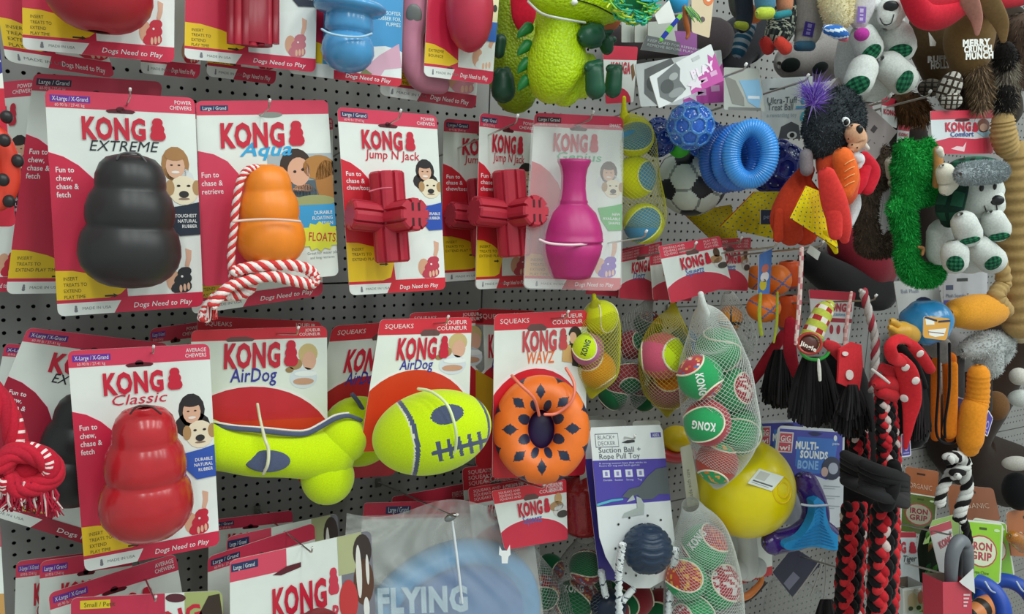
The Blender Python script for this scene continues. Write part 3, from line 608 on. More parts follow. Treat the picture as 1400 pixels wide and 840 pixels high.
def wob(q, d, label):
    c = Card(q, d); c.rr(0, 0, .4, .11, 'd84a62', 1); c.rr(.01, .02, .2, .06, '24345c', 2); c.text('Large / Grand', .025, .052, .022, 'dfe4f0', 3, .004, wmax=.15)
    c.ink([(.3, .12), (.4, .09), (.5, .085), (.5, .11), (.36, .13)], '5a1c28', 4)
    c.kong(.29, .19, .38, .145, snow=False); c.ink([(.685 + a * .075, .15 + b * .14) for a, b in KS], 'd03a50', 3)
    for i, t in enumerate('WOBBLER'): c.text(t, .36 + i * .056, .43 + (.012 if i % 2 else -.008), .08, 'd03a50', 4, .03, rot=(-8, 6, -4, 8, -6, 4, -5)[i], xs=.62)
    c.rr(.78, .0, 1, .47, '7c7a84', 1); c.rr(.76, .0, .93, .2, 'b4b88a', 2)
    for (u, v, a, b, k, l) in ((.93, .1, .065, .09, '3c302c', 3), (.93, .26, .07, .12, '5c3c2c', 3), (.9, .2, .02, .14, 'e4e0da', 4), (.96, .2, .012, .08, 'e4e0da', 4), (.94, .4, .02, .06, 'e8e6e2', 4), (.82, .34, .065, .11, 'c83a3c', 5)): c.el(u, v, a, b, k, l)
    r = carded(label, c); return r, c
r, c = wob([(314, 767), (507, 725), (522, 985), (316, 1040)], .2, 'Wobbler card with standing dog photo in front'); B = MB(); ell(B, 436, 860, 30, 27, .23, '7a2028', rz=25, nu=28); B.build('wobbler_toy', 'rubber', r, True)
wob([(310, 735), (462, 702), (470, 960), (310, 1000)], .13, 'shaded Wobbler card behind with same dog photo')[0]
# strips behind flyer
for q, d, lb, bd in (([(498, 688), (650, 684), (650, 800), (486, 800)], .1, 'red strip card with navy badge behind the frosted bag', 1), ([(536, 680), (642, 660), (646, 780), (536, 790)], .07, 'dark red strip card topmost behind the frosted bag', 0)):
    c = Card(q, d); c.rr(0, 0, 1, .2, 'c83048', 1); c.text('POWER CHEWERS', .97, .14, .07, 'f0d4d8', 3, 0, 'r', wmax=.2)
    if bd: c.rr(.2, .05, .42, .14, '24345c', 2); c.text('Large / Grand', .22, .125, .07, 'dfe4f0', 3, 0, wmax=.18)
    carded(lb, c)
for q, d, lb in (([(632, 640), (722, 630), (722, 760), (640, 780)], .1, 'shadowed small Squeezz card under the football'), ([(640, 668), (720, 655), (722, 750), (650, 770)], .14, 'small Squeezz card half covered by its front neighbour'), ([(672, 672), (774, 655), (776, 738), (690, 752)], .2, 'small Squeezz card in front under the orange ring')):
    c = dome_card(q, d, 'Squeezz', '4a6ab0', left='', logo=(.3, .45, .27, .22), nsize=.13, strip=.22, dome=('d03048', .42, .55), r=.04, gap=.5, photo=None)
    for i in range(3): c.text('SQUEAKS AND', .08, .07 + i * .055, .04, 'f2d4d4', 3, 0); c.text('FEEL AND', .95, .07 + i * .055, .04, 'f2d4d4', 3, 0, 'r')
    for (u, v, a, b, k, l) in ((.88, .3, .05, .1, 'c9a070', 4), (.85, .42, .1, .08, 'b08860', 4), (.9, .5, .1, .1, 'd8d4d0', 4), (.93, .56, .08, .06, '4a4440', 5)): c.el(u, v, a, b, k, l)
    carded(lb, c)
r = thing('squeezing_ball', 'translucent red ridged toy behind the small Squeezz card', 'dog toy', P(800, 720, .12)); B = MB()
lathe(B, (795, 650), (800, 730), .12, [(0, 8), (.1, 30), (.2, 34), (.3, 30), (.4, 35), (.5, 30), (.6, 35), (.7, 30), (.8, 33), (.9, 28), (1, 10)], 'c82c34', 28); B.build('ridged_body', 'jelly', r, True)
r = thing('rubber_ring', 'dark navy rubber toy between orange ring and suction ball card', 'dog toy', P(790, 660, .1)); B = MB(); tp(B, [(786, 628, 10), (788, 650, 13), (786, 672, 10)], .1, '1c2038'); B.build('ring_body', 'rubber', r, True)
# flyer in its frosted bag
r = thing('bagged_flying_disc', 'blue flying disc in a frosted plastic bag at the bottom', 'dog toy', P(620, 840, .2))
dc = P(622, 864, .165); A = (Vector((1, 0, 0)), Vector((0, 0, 1)), Vector((0, -1, 0))); s = MP(622, 864, .165); B = MB(); vs = []; n = 72
pr = [(0, .0, 'p'), (60, .002, 'p'), (84, .003, 'p'), (98, .004, 'p'), (103, .010, 'p'), (112, .012, 'p'), (121, .008, 'p'), (127, -.002, 'p'), (128, -.016, 'p'), (124, -.018, 'p'), (119, -.006, 'p'), (100, -.002, 'p')]
for q, h, _ in pr: vs += [dc + (A[0] * math.cos(2 * pi * k / n) * 1.1 + A[1] * math.sin(2 * pi * k / n) * .98) * q * s + A[2] * h for k in range(n)]
fs = [(i * n + j, i * n + (j + 1) % n, (i + 1) * n + (j + 1) % n, (i + 1) * n + j) for i in range(len(pr) - 1) for j in range(n)]
B.add(vs, fs, ['2c74b8' if i < 3 * n else '3a94cc' for i in range(len(fs))]); B.build('flying_disc', 'rubber', r, True)
c = Card([(516, 765), (640, 765), (640, 845), (516, 845)], .1795, r=0); c.B = MB(); c.text('FLYING', .0, .92, .42, 'b8d4e4', 1, .05, rot=2, wmax=1.0); c.B.build('disc_lettering', 'printed_card', r)
c = Card([(455, 690), (778, 690), (800, 960), (440, 960)], .2, r=0); B = MB(); nx, ny = 60, 44
bag = lambda u, v: (473 + 8 * v + u * (259 + 20 * v) if 0 else 474 + u * (258 + 34 * max(0, v - .2)) - 10 * v, 702 + v * 190 - 14 * math.exp(-((u - .62) / .28) ** 2) + 6 * math.sin(u * 9) * (1 - v))
vs = []
for j in range(ny + 1):
    for i in range(nx + 1):
        u, v = i / nx, j / ny; x, y = bag(u, v); e = math.hypot((u - .58) / .5, (v - .9) / .75)
        vs.append(P(x, y, .188 + .022 * max(0, 1 - e ** 4) + .003 * math.sin(u * 38 + 6 * math.sin(v * 6)) * (1 - .5 * v) + .004 * math.sin(8 * (u - .58) / max(.15, v + .1)) * math.exp(-v * 2)))
B.add(vs, [(j * (nx + 1) + i, j * (nx + 1) + i + 1, (j + 1) * (nx + 1) + i + 1, (j + 1) * (nx + 1) + i) for j in range(ny) for i in range(nx)], 'dcdedc'); B.build('frosted_bag', 'milky_film', r, True)
B = MB(); vs = [P(x, y, .142) for x, y in ((474, 706), (735, 700), (745, 880), (460, 880))]; B.add(vs, [(0, 1, 2, 3)], 'd4d4d0'); B.build('bag_back', 'milky_film', r)
tie(r, [(618, 712, 1.8, .012), (622, 740, 1.8, .016), (627, 780, 1.8, .022), (632, 825, 1.8, .022)], .2, col='dfe4ea', name='bag_cord', n=3)
B = MB(); ell(B, 616, 708, 9, 5, .222, '8a8c8c', rot=25, rz=2); B.build('hang_eyelet', 'metal', r, True)
c = Card([(680, 745), (700, 745), (700, 772), (680, 772)], .226, r=0); c.B = MB(); c.ink([(.15, .05), (.3, .3), (.65, .3), (.85, .0), (.9, .5), (.75, .62), (.7, .95), (.3, .95), (.28, .6), (.1, .5)], 'eef0f0', 1, clip=False); c.B.build('printed_dog_head', 'printed_card', r)
# far left things
c = Card([(-70, 40), (-2, 40), (22, 310), (-60, 310)], .24); c.rr(0, 0, 1, .35, 'e2e2da', 1); c.ink([(0, .3), (1, .3), (1, 1), (0, 1)], 'c8203a', 2); c.ink([(.4, .06), (1, .02), (1, .22), (.7, .25), (.4, .18)], '2c2a80', 2)
for i in range(26): c.el(.5 + .48 * R(), .05 + .17 * R(), .02, .006, 'dcdce8', 3, n=6)
c.rr(.5, .0, 1, .03, '2c2a80', 3); r = carded('white blue and red starred card cut off at the left edge', c, cat='packaging', group=None)
B = MB(); A = axes(-14, 228); cc = P(-16, 228, .27); s = MP(-16, 228, .27); tube(B, [cc + (A[0] * math.cos(a) * 25 + A[1] * math.sin(a) * 50) * s for a in [2 * pi * i / 48 for i in range(48)]], [13 * s] * 48, 'd8402c', seg=20, close=True); B.build('red_ring', 'rubber', r, True)
for x, y in ((9, 160), (24, 220), (12, 275), (4, 246), (6, 192)): B = MB(); ell(B, x, y, 8, 9, .275 if x > 8 else .29, '2a2628'); B.build('black_knob', 'rubber', r, True)
c = Card([(-60, 700), (-1, 700), (8, 860), (-60, 860)], .24); c.rr(0, .7, 1, 1, 'c89858', 1); c.rr(0, 0, 1, .3, 'd85a6a', 1); carded('sliver of white card at the lower left edge', c, cat='packaging', group=None)
r = thing('rope_toy', 'red and white knotted rope toy at the left edge', 'rope toy', P(35, 690, .27), 'rope toys')
RW = [('c02438',) * 5 + ('ecdcd8',), 'c02438', ('c02438', 'c02438', 'c02438', 'ecdcd8', 'c02438'), 'b42034']
RWt = ['c02438', 'b42034', ('c02438',) * 9 + ('ecdcd8',) * 4, 'c02438', 'b82438']
rope(r, [(-25, 520), (2, 552), (18, 590), (25, 625)], .27, 17, RWt, 6, .8, sr=.42, n=12); rope(r, [(-30, 650), (-10, 640), (10, 635), (30, 650)], .262, 15, RWt, 6, .8, sr=.42)
rope(r, [(2, 640), (15, 622), (42, 620), (66, 632), (72, 650), (52, 664), (25, 668), (8, 655)], .285, 17, RWt, 6, 1.6, 'knot', n=10, sr=.42)
B = MB(); tp(B, [(8, 645, 16), (30, 640, 22), (60, 645, 18)], .272, 'b42034'); B.build('knot_core', 'cord', r, True)
B = MB()
for k in range(260): a = R(); x = 5 + 65 * a; tp(B, [(x, 660, 1.6), (x - 5 + R() * 12 + 8 * (a - .5), 676 + R() * 12, 1.5), (x - 9 + R() * 20 + 16 * (a - .5), 684 + R() * 16 + (8 if a > .7 else 0), .8)], .262 + R() * .03, random.choice(['b02038', 'b82840', 'c02c44', '982038', 'e4d4d0']), n=1, seg=4)
B.build('frayed_end', 'cord', r, stuff=True)
# ------------------------------------------------------------------ nets of tennis balls
def tcol(l, ca, cb, rotm):
    x, y, z = rotm @ Vector(l); return ca if z ** 3 - 5.196 * x * y > 0 else cb
def lobe(t, w):                                    # lobes of the second colour towards +-t, strip of the first through w
    t = Vector(t).normalized(); w = Vector(w); w = (w - t * w.dot(t)).normalized(); v = w.cross(t)
    return Matrix(((v + t) * .7071, (t - v) * .7071, w))
def tennis(label, x, y, r_, d, ca='2c8c50', cb='b83038', rot=(0, 0, 0), speck=None, txt=None, group='felt tennis balls', seam='e8e0c8', trot=0, tcl='eceee8', toff=(0, 0)):
    from mathutils import Euler
    rm = Euler([math.radians(a) for a in rot]).to_matrix() if not isinstance(rot[0], tuple) else lobe(*rot); t = thing('tennis_ball', label, 'ball', P(x, y, d) - Vector((0, 0, r_ * MP(x, y, d))), group)
    B = MB(); memo = {}
    def cf(l):
        k = tcol(l, ca, cb, rm)
        if speck and k == cb:
            h = math.sin(l[0] * 9.1 + 2 * math.sin(l[1] * 7)) * math.sin(l[1] * 8.3 + 1.7 * math.sin(l[2] * 9 + l[0] * 5))
            if h > .35: return speck[int(abs(l[0] * 5 + l[1] * 7)) % len(speck)]
        return k
    c = ell(B, x, y, r_, r_, d, 0, nu=44, nv=30, colfn=cf); B.build('felt_cover', 'felt', t, True)
    s = MP(x, y, d) * r_; rr_, u, o = axes(x, y); inv = rm.transposed(); pts = []
    for i in range(64):
        q = 2 * pi * i / 64; v = Vector((.75 * math.cos(q) + .25 * math.cos(3 * q), .75 * math.sin(q) - .25 * math.sin(3 * q), .866 * math.sin(2 * q))).normalized(); v = inv @ v
        pts.append(c + (rr_ * v.x + u * v.y + o * v.z) * s * 1.0)
    B = MB(); tube(B, pts, [s * .045] * 64, seam, seg=6, close=True); B.build('seam', 'felt', t, True)
    if txt:
        B = MB(); vs, ts = glyphs(txt, .04); w = max(p[0] for p in vs); k = .95 / w; ca_, sa = math.cos(math.radians(trot)), math.sin(math.radians(trot)); V = []
        for a, b, _ in vs:
            a = (a - w / 2) * k; b = (b - .35) * k * 1.5; a, b = a * ca_ - b * sa + toff[0], a * sa + b * ca_ + toff[1]; z = math.sqrt(max(.02, 1 - a * a - b * b)); V.append(c + (rr_ * a + u * b + o * z) * s * 1.012)
        B.add(V, ts, tcl); B.build('printed_word', 'printed_card', t)
    return t
def net(parent, pts, d, ns, turns, w, col, m=10, name='net', kind='netting', flat=1):
    q = cr([(p[0], p[1], p[2], p[3] if len(p) > 3 else 0) for p in pts], m); B = MB(); n = len(q)
    Q = [P(a, b, d + e) for a, b, _, e in q]; fr = []
    for i in range(n):
        t = (Q[min(i + 1, n - 1)] - Q[max(i - 1, 0)]).normalized(); rf = (CAM - Q[i]).normalized(); n1 = (rf - t * rf.dot(t)).normalized(); fr.append((n1, t.cross(n1), MP(q[i][0], q[i][1], d) * q[i][2]))
    for sg in (1, -1):
        for k in range(ns):
            vs = []; fs = []
            for i in range(n):
                a = 2 * pi * (k / ns + sg * turns * i / n); n1, n2, r_ = fr[i]; p = Q[i] + (n1 * math.cos(a) * flat + n2 * math.sin(a)) * r_
                o = (n1 * math.cos(a) + n2 * math.sin(a)); tg = (n2 * math.cos(a) - n1 * math.sin(a)); ww = w * MP(q[i][0], q[i][1], d)
                vs += [p - tg * ww * .5, p + tg * ww * .5, p + o * ww * .5]
            for i in range(n - 1):
                for j in range(3): fs.append((i * 3 + j, i * 3 + (j + 1) % 3, i * 3 + 3 + (j + 1) % 3, i * 3 + 3 + j))
            B.add(vs, fs, col)
    return B.build(name, kind, parent, stuff=True)
def netbag(label, pts, d, ns, turns, w, col, neck=None, **k):
    t = thing('net_bag', label, 'net bag', P(pts[-1][0], pts[-1][1], d), 'hanging net bags of balls'); net(t, pts, d, ns, turns, w, col, **k)
    if neck: B = MB(); tp(B, neck, d, col, seg=8); B.build('gathered_neck', 'cloth', t, True)
    return t
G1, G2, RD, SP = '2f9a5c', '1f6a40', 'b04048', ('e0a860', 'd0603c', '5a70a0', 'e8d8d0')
dN = .27
tennis('top green tennis ball in the front white net', 982, 478, 31, dN, G1, G1, (20, 60, 0))
tennis('red speckled and green tennis ball, second in the front net', 957, 516, 31, dN + .03, G1, RD, ((-.6, .75, .2), (.3, -.2, .9)), SP, 'KONG', trot=-80, toff=(.05, -.3))
tennis('green tennis ball with red edge on right of the front net', 1000, 533, 30, dN, G1, RD, ((.95, .1, .4), (-.3, 0, .95)), ('e8d8d0',))
tennis('tennis ball with upside-down word on green centre panel', 967, 578, 32, dN + .035, RD, G1, ((-.25, -.1, .96), (.9, .3, .2)), None, 'KONG', trot=172, toff=(-.15, -.15))
tennis('plain green tennis ball low on right of the front net', 1010, 590, 32, dN, G1, G1, (50, 80, 20))
tennis('red and orange patterned ball at bottom of the front net', 980, 633, 29, dN + .02, 'b04a3c', G1, ((-.3, -.95, .1), (.1, .1, .98)), ('e09848', 'e0a050', 'd8782c'))
netbag('front white net bag holding six green and red tennis balls', [(958, 404, 3, .03), (962, 425, 9, .02), (972, 455, 30), (976, 500, 47), (982, 550, 51), (988, 590, 49), (984, 630, 34), (980, 658, 14), (978, 668, 3)], dN + .012, 44, 1.7, .8, 'd4d8d4', flat=1.35, neck=[(958, 402, 4, .03), (961, 415, 4.5, .03), (966, 430, 5, .026)], m=9)
dM = .2
tennis('yellow green tennis ball at top of the yellow net', 821, 434, 24, dM, 'ccd41c', 'ccd41c', (90, 0, 0)); tennis('lime tennis ball with dark lettering in the yellow net', 803, 478, 23, dM + .005, 'b06890', 'c4e020', ((-.3, .3, .9), (.5, -.8, .3)), None, 'KONG', trot=70, tcl='3a4a40', toff=(-.1, .1)); tennis('orange and pink tennis ball low in the yellow net', 816, 506, 26, dM, 'd8842c', 'b0608c', ((-.5, .75, .4), (.2, -.3, .9)))
netbag('yellow net bag left of the tennis ball cluster', [(813, 408, 3), (815, 418, 10), (820, 435, 26), (818, 475, 30), (815, 510, 29), (810, 535, 10), (808, 545, 2)], dM + .002, 32, 1.5, .9, 'c8c828', [(812, 404, 3), (813, 415, 4)])
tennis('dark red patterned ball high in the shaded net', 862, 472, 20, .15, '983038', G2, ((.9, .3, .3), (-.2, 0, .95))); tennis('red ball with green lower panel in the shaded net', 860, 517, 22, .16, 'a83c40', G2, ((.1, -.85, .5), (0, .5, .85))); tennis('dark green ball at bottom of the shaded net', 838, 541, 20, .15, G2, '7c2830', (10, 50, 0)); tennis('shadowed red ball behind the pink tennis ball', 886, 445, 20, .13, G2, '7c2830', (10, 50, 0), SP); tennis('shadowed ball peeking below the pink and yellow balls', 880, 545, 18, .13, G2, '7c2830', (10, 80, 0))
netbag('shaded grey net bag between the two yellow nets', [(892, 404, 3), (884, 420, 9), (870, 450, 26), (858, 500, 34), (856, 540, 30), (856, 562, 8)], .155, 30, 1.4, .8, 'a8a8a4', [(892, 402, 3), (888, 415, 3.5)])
tennis('pink tennis ball with lime side panel', 905, 487, 32, .215, 'd05c78', 'c4e020', ((.88, .05, .45), (-.4, 0, .9))); tennis('purple and orange tennis ball under the pink one', 912, 535, 27, .2, '904878', 'd8742c', ((.1, .85, .5), (0, -.5, .85))); tennis('blue ball half hidden behind the pink tennis ball', 934, 468, 20, .17, '2c6c94', '2c6c94')
netbag('yellow net bag holding the pink and lime tennis ball', [(920, 414, 3), (920, 425, 8), (915, 450, 26), (910, 487, 36), (912, 535, 32), (912, 560, 10), (912, 570, 2)], .213, 34, 1.5, .9, 'bcae30', [(920, 410, 3), (920, 422, 4)])
# lower nets
tennis('green tennis ball with word near top of lower net', 963, 748, 31, .25, G1, RD, ((.75, .55, .35), (-.3, 0, .9)), ('d06040',), 'KONG', trot=48, toff=(-.3, .3)); tennis('red orange patterned ball at left of lower net', 938, 792, 28, .262, G1, 'b84434', ((-.1, .2, .97), (.9, -.4, .1)), ('e09848', 'd8a020')); tennis('green and white speckled red ball at right of lower net', 979, 800, 33, .25, G1, 'b83c48', ((.75, .1, .6), (-.5, .2, .85)), ('e8d8d8', 'ecdcdc'), 'KONG', trot=20, toff=(-.4, .35)); tennis('tennis ball cut off at the bottom of lower net', 948, 846, 30, .262, G1, 'b83c48', (60, 0, 0), ('e8d8d8',))
netbag('white net bag of tennis balls under the yellow ball', [(944, 690, 12), (950, 706, 20), (958, 735, 38), (960, 780, 50), (962, 830, 54), (962, 880, 54)], .258, 40, 1.6, .8, 'd0d4d0', flat=1.3)
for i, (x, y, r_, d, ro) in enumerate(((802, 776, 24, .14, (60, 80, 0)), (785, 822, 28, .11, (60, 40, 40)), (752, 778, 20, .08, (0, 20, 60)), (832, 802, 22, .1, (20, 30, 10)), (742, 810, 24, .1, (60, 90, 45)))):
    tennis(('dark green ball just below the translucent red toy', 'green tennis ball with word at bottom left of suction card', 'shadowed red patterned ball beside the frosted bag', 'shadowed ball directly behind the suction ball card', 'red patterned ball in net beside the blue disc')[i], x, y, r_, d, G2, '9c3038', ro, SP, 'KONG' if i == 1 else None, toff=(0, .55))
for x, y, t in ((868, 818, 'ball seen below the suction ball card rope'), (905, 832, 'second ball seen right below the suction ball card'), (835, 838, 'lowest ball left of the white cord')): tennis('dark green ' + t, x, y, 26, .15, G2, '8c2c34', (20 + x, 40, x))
netbag('white net bag beside the frosted disc bag', [(712, 742, 10), (722, 770, 20), (735, 810, 36), (745, 850, 45), (748, 900, 45)], .1, 30, 1.5, .8, 'b8bcb8')
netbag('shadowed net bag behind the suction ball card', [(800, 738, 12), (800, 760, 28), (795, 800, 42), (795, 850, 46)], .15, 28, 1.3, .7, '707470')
r = netbag('small white net with orange ball and white puppet', [(995, 400, 6), (998, 412, 12), (1002, 435, 20), (1012, 465, 22), (1014, 482, 15), (1014, 490, 3)], .21, 24, 1, .7, 'd8dcd8')
B = MB(); ell(B, 998, 435, 17, 17, .21, 'e8942c', colfn=lambda l: '3a342c' if abs(l[1] + .45) < .16 or abs(l[0] - .1) < .05 else 'e8942c', nu=40, nv=30); o = B.build('basketball', 'rubber', None, True, origin=P(998, 435, .21)); tag(o, 'small orange and black ball in the little white net', 'ball', 'small orange balls'); 
o.data.transform(Matrix.Translation(-P(998, 435, .21))) if 0 else None
r = thing('white_toy', 'small white toy at the bottom of the little net', 'dog toy', P(1014, 485, .21)); B = MB(); tp(B, [(1006, 455, 9), (1012, 468, 10), (1018, 475, 7)], .21, 'c8ccc8'); B.build('toy_body', 'plastic', r, True)
# ball tube (yellow sleeve)
for lb, x, y, r_, ro in (('blue and yellow ball at top of the yellow sleeve', 867, 188, 27, ((.15, .1, .98), (.9, .1, -.2))), ('yellow ball with blue right side in the yellow sleeve', 868, 243, 29, ((.92, .1, .38), (-.4, 0, .9))), ('lowest ball of the yellow sleeve, wide blue panel', 880, 306, 28, ((.05, 0, 1), (.8, .8, 0)))): tennis(lb, x, y, r_, .2, 'd4dc20', '4c8cb0', ro, seam='e8e880')
netbag('yellow net sleeve of blue and yellow balls', [(852, 158, 4), (858, 168, 18), (866, 188, 29), (870, 243, 32), (880, 300, 31), (878, 332, 14)], .2, 34, 1.6, .6, 'd0cc28', [(853, 134, 3), (853, 150, 4), (854, 162, 7)])
hook(884, 316, .28, 'metal peg hook with pale tip in front of the blue and yellow balls')
# ------------------------------------------------------------------ blue toys and football
def ico():
    g = (1 + 5 ** .5) / 2; V = [Vector(p).normalized() for a in (1, -1) for b in (g, -g) for p in ((0, a, b), (a, b, 0), (b, 0, a))]
    H = []
    for i in range(12):
        for j in range(i):
            for k in range(j):
                if V[i].dot(V[j]) > .4 and V[j].dot(V[k]) > .4 and V[i].dot(V[k]) > .4: H.append((V[i] + V[j] + V[k]).normalized())
    return V, H
IV, IH = ico()
from mathutils import Euler
def fr3(a, b): a = a.normalized(); b = (b - a * b.dot(a)).normalized(); return Matrix((a, b, a.cross(b))).transposed()
_k = next(i for i in range(1, 12) if .4 < IV[0].dot(IV[i]) < .5)
sm = fr3(IV[0], IV[_k]) @ fr3(Vector((-.22, .68, .7)), Vector((.37, -.3, .88))).transposed()
def sb(l):
    p = sm @ Vector(l); a = sorted([p.dot(v) / 2.327 for v in IV])[-1]; hs = sorted(p.dot(h) / 2.267 for h in IH)
    return a, hs[-1], hs[-2]
def sbc(l):
    a, h, h2 = sb(l); return '24262c' if a > h else ('8c9490' if h - h2 < .012 and h2 > a - .02 else 'd4dcd4')
r = thing('toy_football', 'black and white soccer ball toy under the blue balls', 'ball', P(946, 296, .18)); B = MB(); ell(B, 946, 247, 48, 48, .18, 0, nu=120, nv=80, colfn=sbc, disp=lambda l: -.02 * max(0, 1 - abs(sb(l)[1] - max(sb(l)[0], sb(l)[2])) / .012)); B.build('ball_cover', 'rubber', r, True)
def lattice(label, x, y, r_, d, col, hi):
    t = thing('lattice_ball', label, 'ball', P(x, y + r_, d), 'translucent blue balls'); B = MB(); ell(B, x, y, r_ * .93, r_ * .93, d, col, nu=32, nv=22); B.build('inner_ball', 'jelly', t, True)
    B = MB(); c = P(x, y, d); s = MP(x, y, d) * r_; ax = axes(x, y)
    for v in IV + IH:
        e1 = v.orthogonal().normalized(); e2 = v.cross(e1); pts = []
        for k in range(20): a = 2 * pi * k / 20; q = (v + (e1 * math.cos(a) + e2 * math.sin(a)) * .36).normalized(); pts.append(c + (ax[0] * q.x + ax[1] * q.y + ax[2] * q.z) * s * .95)
        tube(B, pts, [s * .06] * 20, hi, seg=6, close=True)
    B.build('lattice', 'jelly', t, True)
    B = MB()
    for k in range(220):
        q = Vector((R() - .5, R() - .5, R() - .5)).normalized(); o = c + (ax[0] * q.x + ax[1] * q.y + ax[2] * q.z) * s * 1.0; e1 = q.orthogonal() * s * .025; w = (ax[0] * e1.x + ax[1] * e1.y + ax[2] * e1.z); n_ = (o - c).normalized(); w2 = n_.cross(w); B.add([o + w, o + w2, o - w, o - w2], [(0, 1, 2, 3)], 'b8d0f0')
    B.build('glitter', 'plastic', t, stuff=True)
lattice('shaded blue lattice ball left of the bright one', 900, 188, 27, .2, '1c3c9c', '2450b0'); lattice('bright blue glitter lattice ball in front', 944, 172, 33, .27, '3478f0', '58a0f8'); lattice('blue lattice ball just behind the bright glitter one', 964, 190, 28, .225, '2c60e0', '4080e8'); lattice('large deep blue ball right of the coiled rings', 1062, 230, 39, .2, '1c2c94', '2438a8')
r = thing('green_ball', 'bit of bright green ball above the soccer ball', 'ball', P(930, 215, .21)); B = MB(); ell(B, 929, 200, 16, 16, .21, '3cb830'); B.build('ball_cover', 'rubber', r, True)
def ring(label, x, y, d, rx, ry, mn, col, t=None):
    t = thing('ribbed_ring', label, 'dog toy', P(x, y + ry + mn, d), 'blue ribbed rings'); B = MB(); A = axes(x, y); c = P(x, y, d); s = MP(x, y, d); m = 62 * 4
    tube(B, [c + (A[0] * math.cos(2 * pi * i / m) * rx + A[1] * math.sin(2 * pi * i / m) * ry) * s for i in range(m)], [mn * s * (1 + .055 * math.sin(i * pi / 2 + .7)) for i in range(m)], col, seg=22, close=True); B.build('ring_tube', 'shiny_rubber', t, True)
ring('hindmost blue ribbed ring beside the soccer ball', 992, 218, .27, 24, 34, 12, '2460b4'); ring('middle blue ribbed ring of the stack', 1009, 215, .3, 24, 34.5, 12, '2c78d0'); ring('front bright blue ribbed ring', 1026, 211, .33, 25, 35, 12.5, '3c94e4')
# small carded squeezers above the nets
for q, d, lb, nm in (([(812, 348), (882, 334), (866, 408), (800, 402)], .13, 'small red and white card right of the Genius card', ''), ([(848, 345), (905, 330), (900, 412), (846, 408)], .16, 'small card second from left above the nets', 'Dotz'), ([(888, 350), (950, 338), (945, 412), (893, 410)], .19, 'small card mostly hidden behind the tilted front one', 'Dotz'), ([(965, 328), (1027, 325), (1022, 398), (980, 396)], .2, 'upright small card right of the tilted front one', 'Squeezz'), ([(900, 337), (984, 323), (1001, 391), (917, 415)], .24, 'tilted small card in front above the white net', 'Squeezz')):
    c = dome_card(q, d, nm or 'Squeezz', '4a6ab0', left='', right=(), logo=(.28, .48, .27, .2), nsize=.13, strip=.22, dome=('d03a50', .42, .58), r=.03, gap=.5, photo=None, top='d43a50')
    for i in range(3): c.text('SQUEAKS AND', .06, .07 + i * .055, .04, 'f2d4d4', 3, 0); c.text('PLAY FEEL', .95, .07 + i * .055, .04, 'f2d4d4', 3, 0, 'r')
    for (u, v, a, b, k, l) in ((.88, .3, .05, .1, '5a4030', 4), (.85, .42, .1, .08, 'b08860', 4), (.9, .5, .1, .1, 'd8d4d0', 4), (.93, .56, .08, .06, '4a4440', 5)): c.el(u, v, a, b, k, l)
    carded(lb, c)
hook(952, 332, .27, 'metal peg hook through the tilted small card'); hook(1014, 325, .24, 'metal peg hook above the upright small card', up=8)
# suction ball card
c = Card([(806, 585), (905, 581), (930, 806), (826, 806)], .24, col='e4e8e8', outline=[(0, .03), (.02, 0), (.97, 0), (1, .03), (1, .7), (.95, .84), (.82, .94), (.6, .995), (.4, .995), (.2, .93), (.06, .8), (0, .68)], back='4a3c98'); c.hull = [(1, 0), (1, 1), (0, 1), (0, 0)]
c.ink([(0, .205), (1, .205), (1, .46), (0, .49)], '5246a8', 1)
for a in ((.06, .04, .38, .125),): c.rr(a[0], a[1], a[2], a[3], '6a7078', 1); c.rr(a[0] + .008, a[1] + .005, a[2] - .008, a[3] - .005, 'e4e8e8', 2)
c.text('BLACK+', .09, .075, .026, '6a7078', 3, 0, wmax=.24); c.text('DECKER', .09, .112, .026, '6a7078', 3, 0, wmax=.24)
c.rr(.83, .045, .97, .075, '5a50b0', 1); c.text('ABDL', .85, .07, .02, 'e4e8e8', 2, .01, wmax=.1); c.ink([(.42, .1), (.5, .085), (.6, .085), (.6, .1), (.5, .105)], '3a3a3c', 2)
c.text('Suction Ball +', .09, .158, .034, '585c64', 2, .005, wmax=.58); c.text('Rope Pull Toy', .09, .197, .034, '585c64', 2, .005, wmax=.56)
c.text('A strong suction base that sticks to', .08, .228, .011, 'dcdcf0', 3, 0, wmax=.65); c.text('floors for tug and fetch games', .08, .243, .011, 'dcdcf0', 3, 0, wmax=.55)
for i in range(4):
    u = .12 + .155 * i; c.rr(u, .265, u + .095, .31, 'dfe2f0', 3); c.rr(u + .03, .275, u + .065, .3, '8c88c8', 4); c.text(('Durable', 'Suction', 'Floats', 'Tug'), u, .33, .01, 'dcdcf0', 3, 0) if 0 else c.text(('Durable', 'Suction', 'Strong', 'Tug')[i], u, .332, .012, 'dcdcf0', 3, 0)
c.ink([(.35, .43), (.45, .385), (.6, .37), (.72, .31), (.85, .265), (1, .255), (1, .42), (.85, .42), (.75, .45), (.62, .45), (.56, .42), (.45, .44)], '5c6468', 5); c.ink([(.45, .44), (.5, .42), (.52, .45), (.4, .465)], 'b8c0c4', 6); c.ink([(.54, .43), (.6, .44), (.64, .48), (.62, .54), (.32, .56), (.36, .53), (.54, .5)], 'b4bcb8', 6)
c.ink([(.0, .47), (.2, .445), (.36, .44), (.36, .45), (.2, .46), (.0, .485)], '5ab8cc', 6)
for x, y in ((860, 708), (885, 705), (903, 711), (841, 750), (869, 787), (845, 717), (855, 784)): c.inkp(E(x, y, 1.4, 1.6), '26262a', 6)
r = carded('white and purple suction ball card with navy ball and cord', c, cat='dog toy', group='suction ball cards')
B = MB()
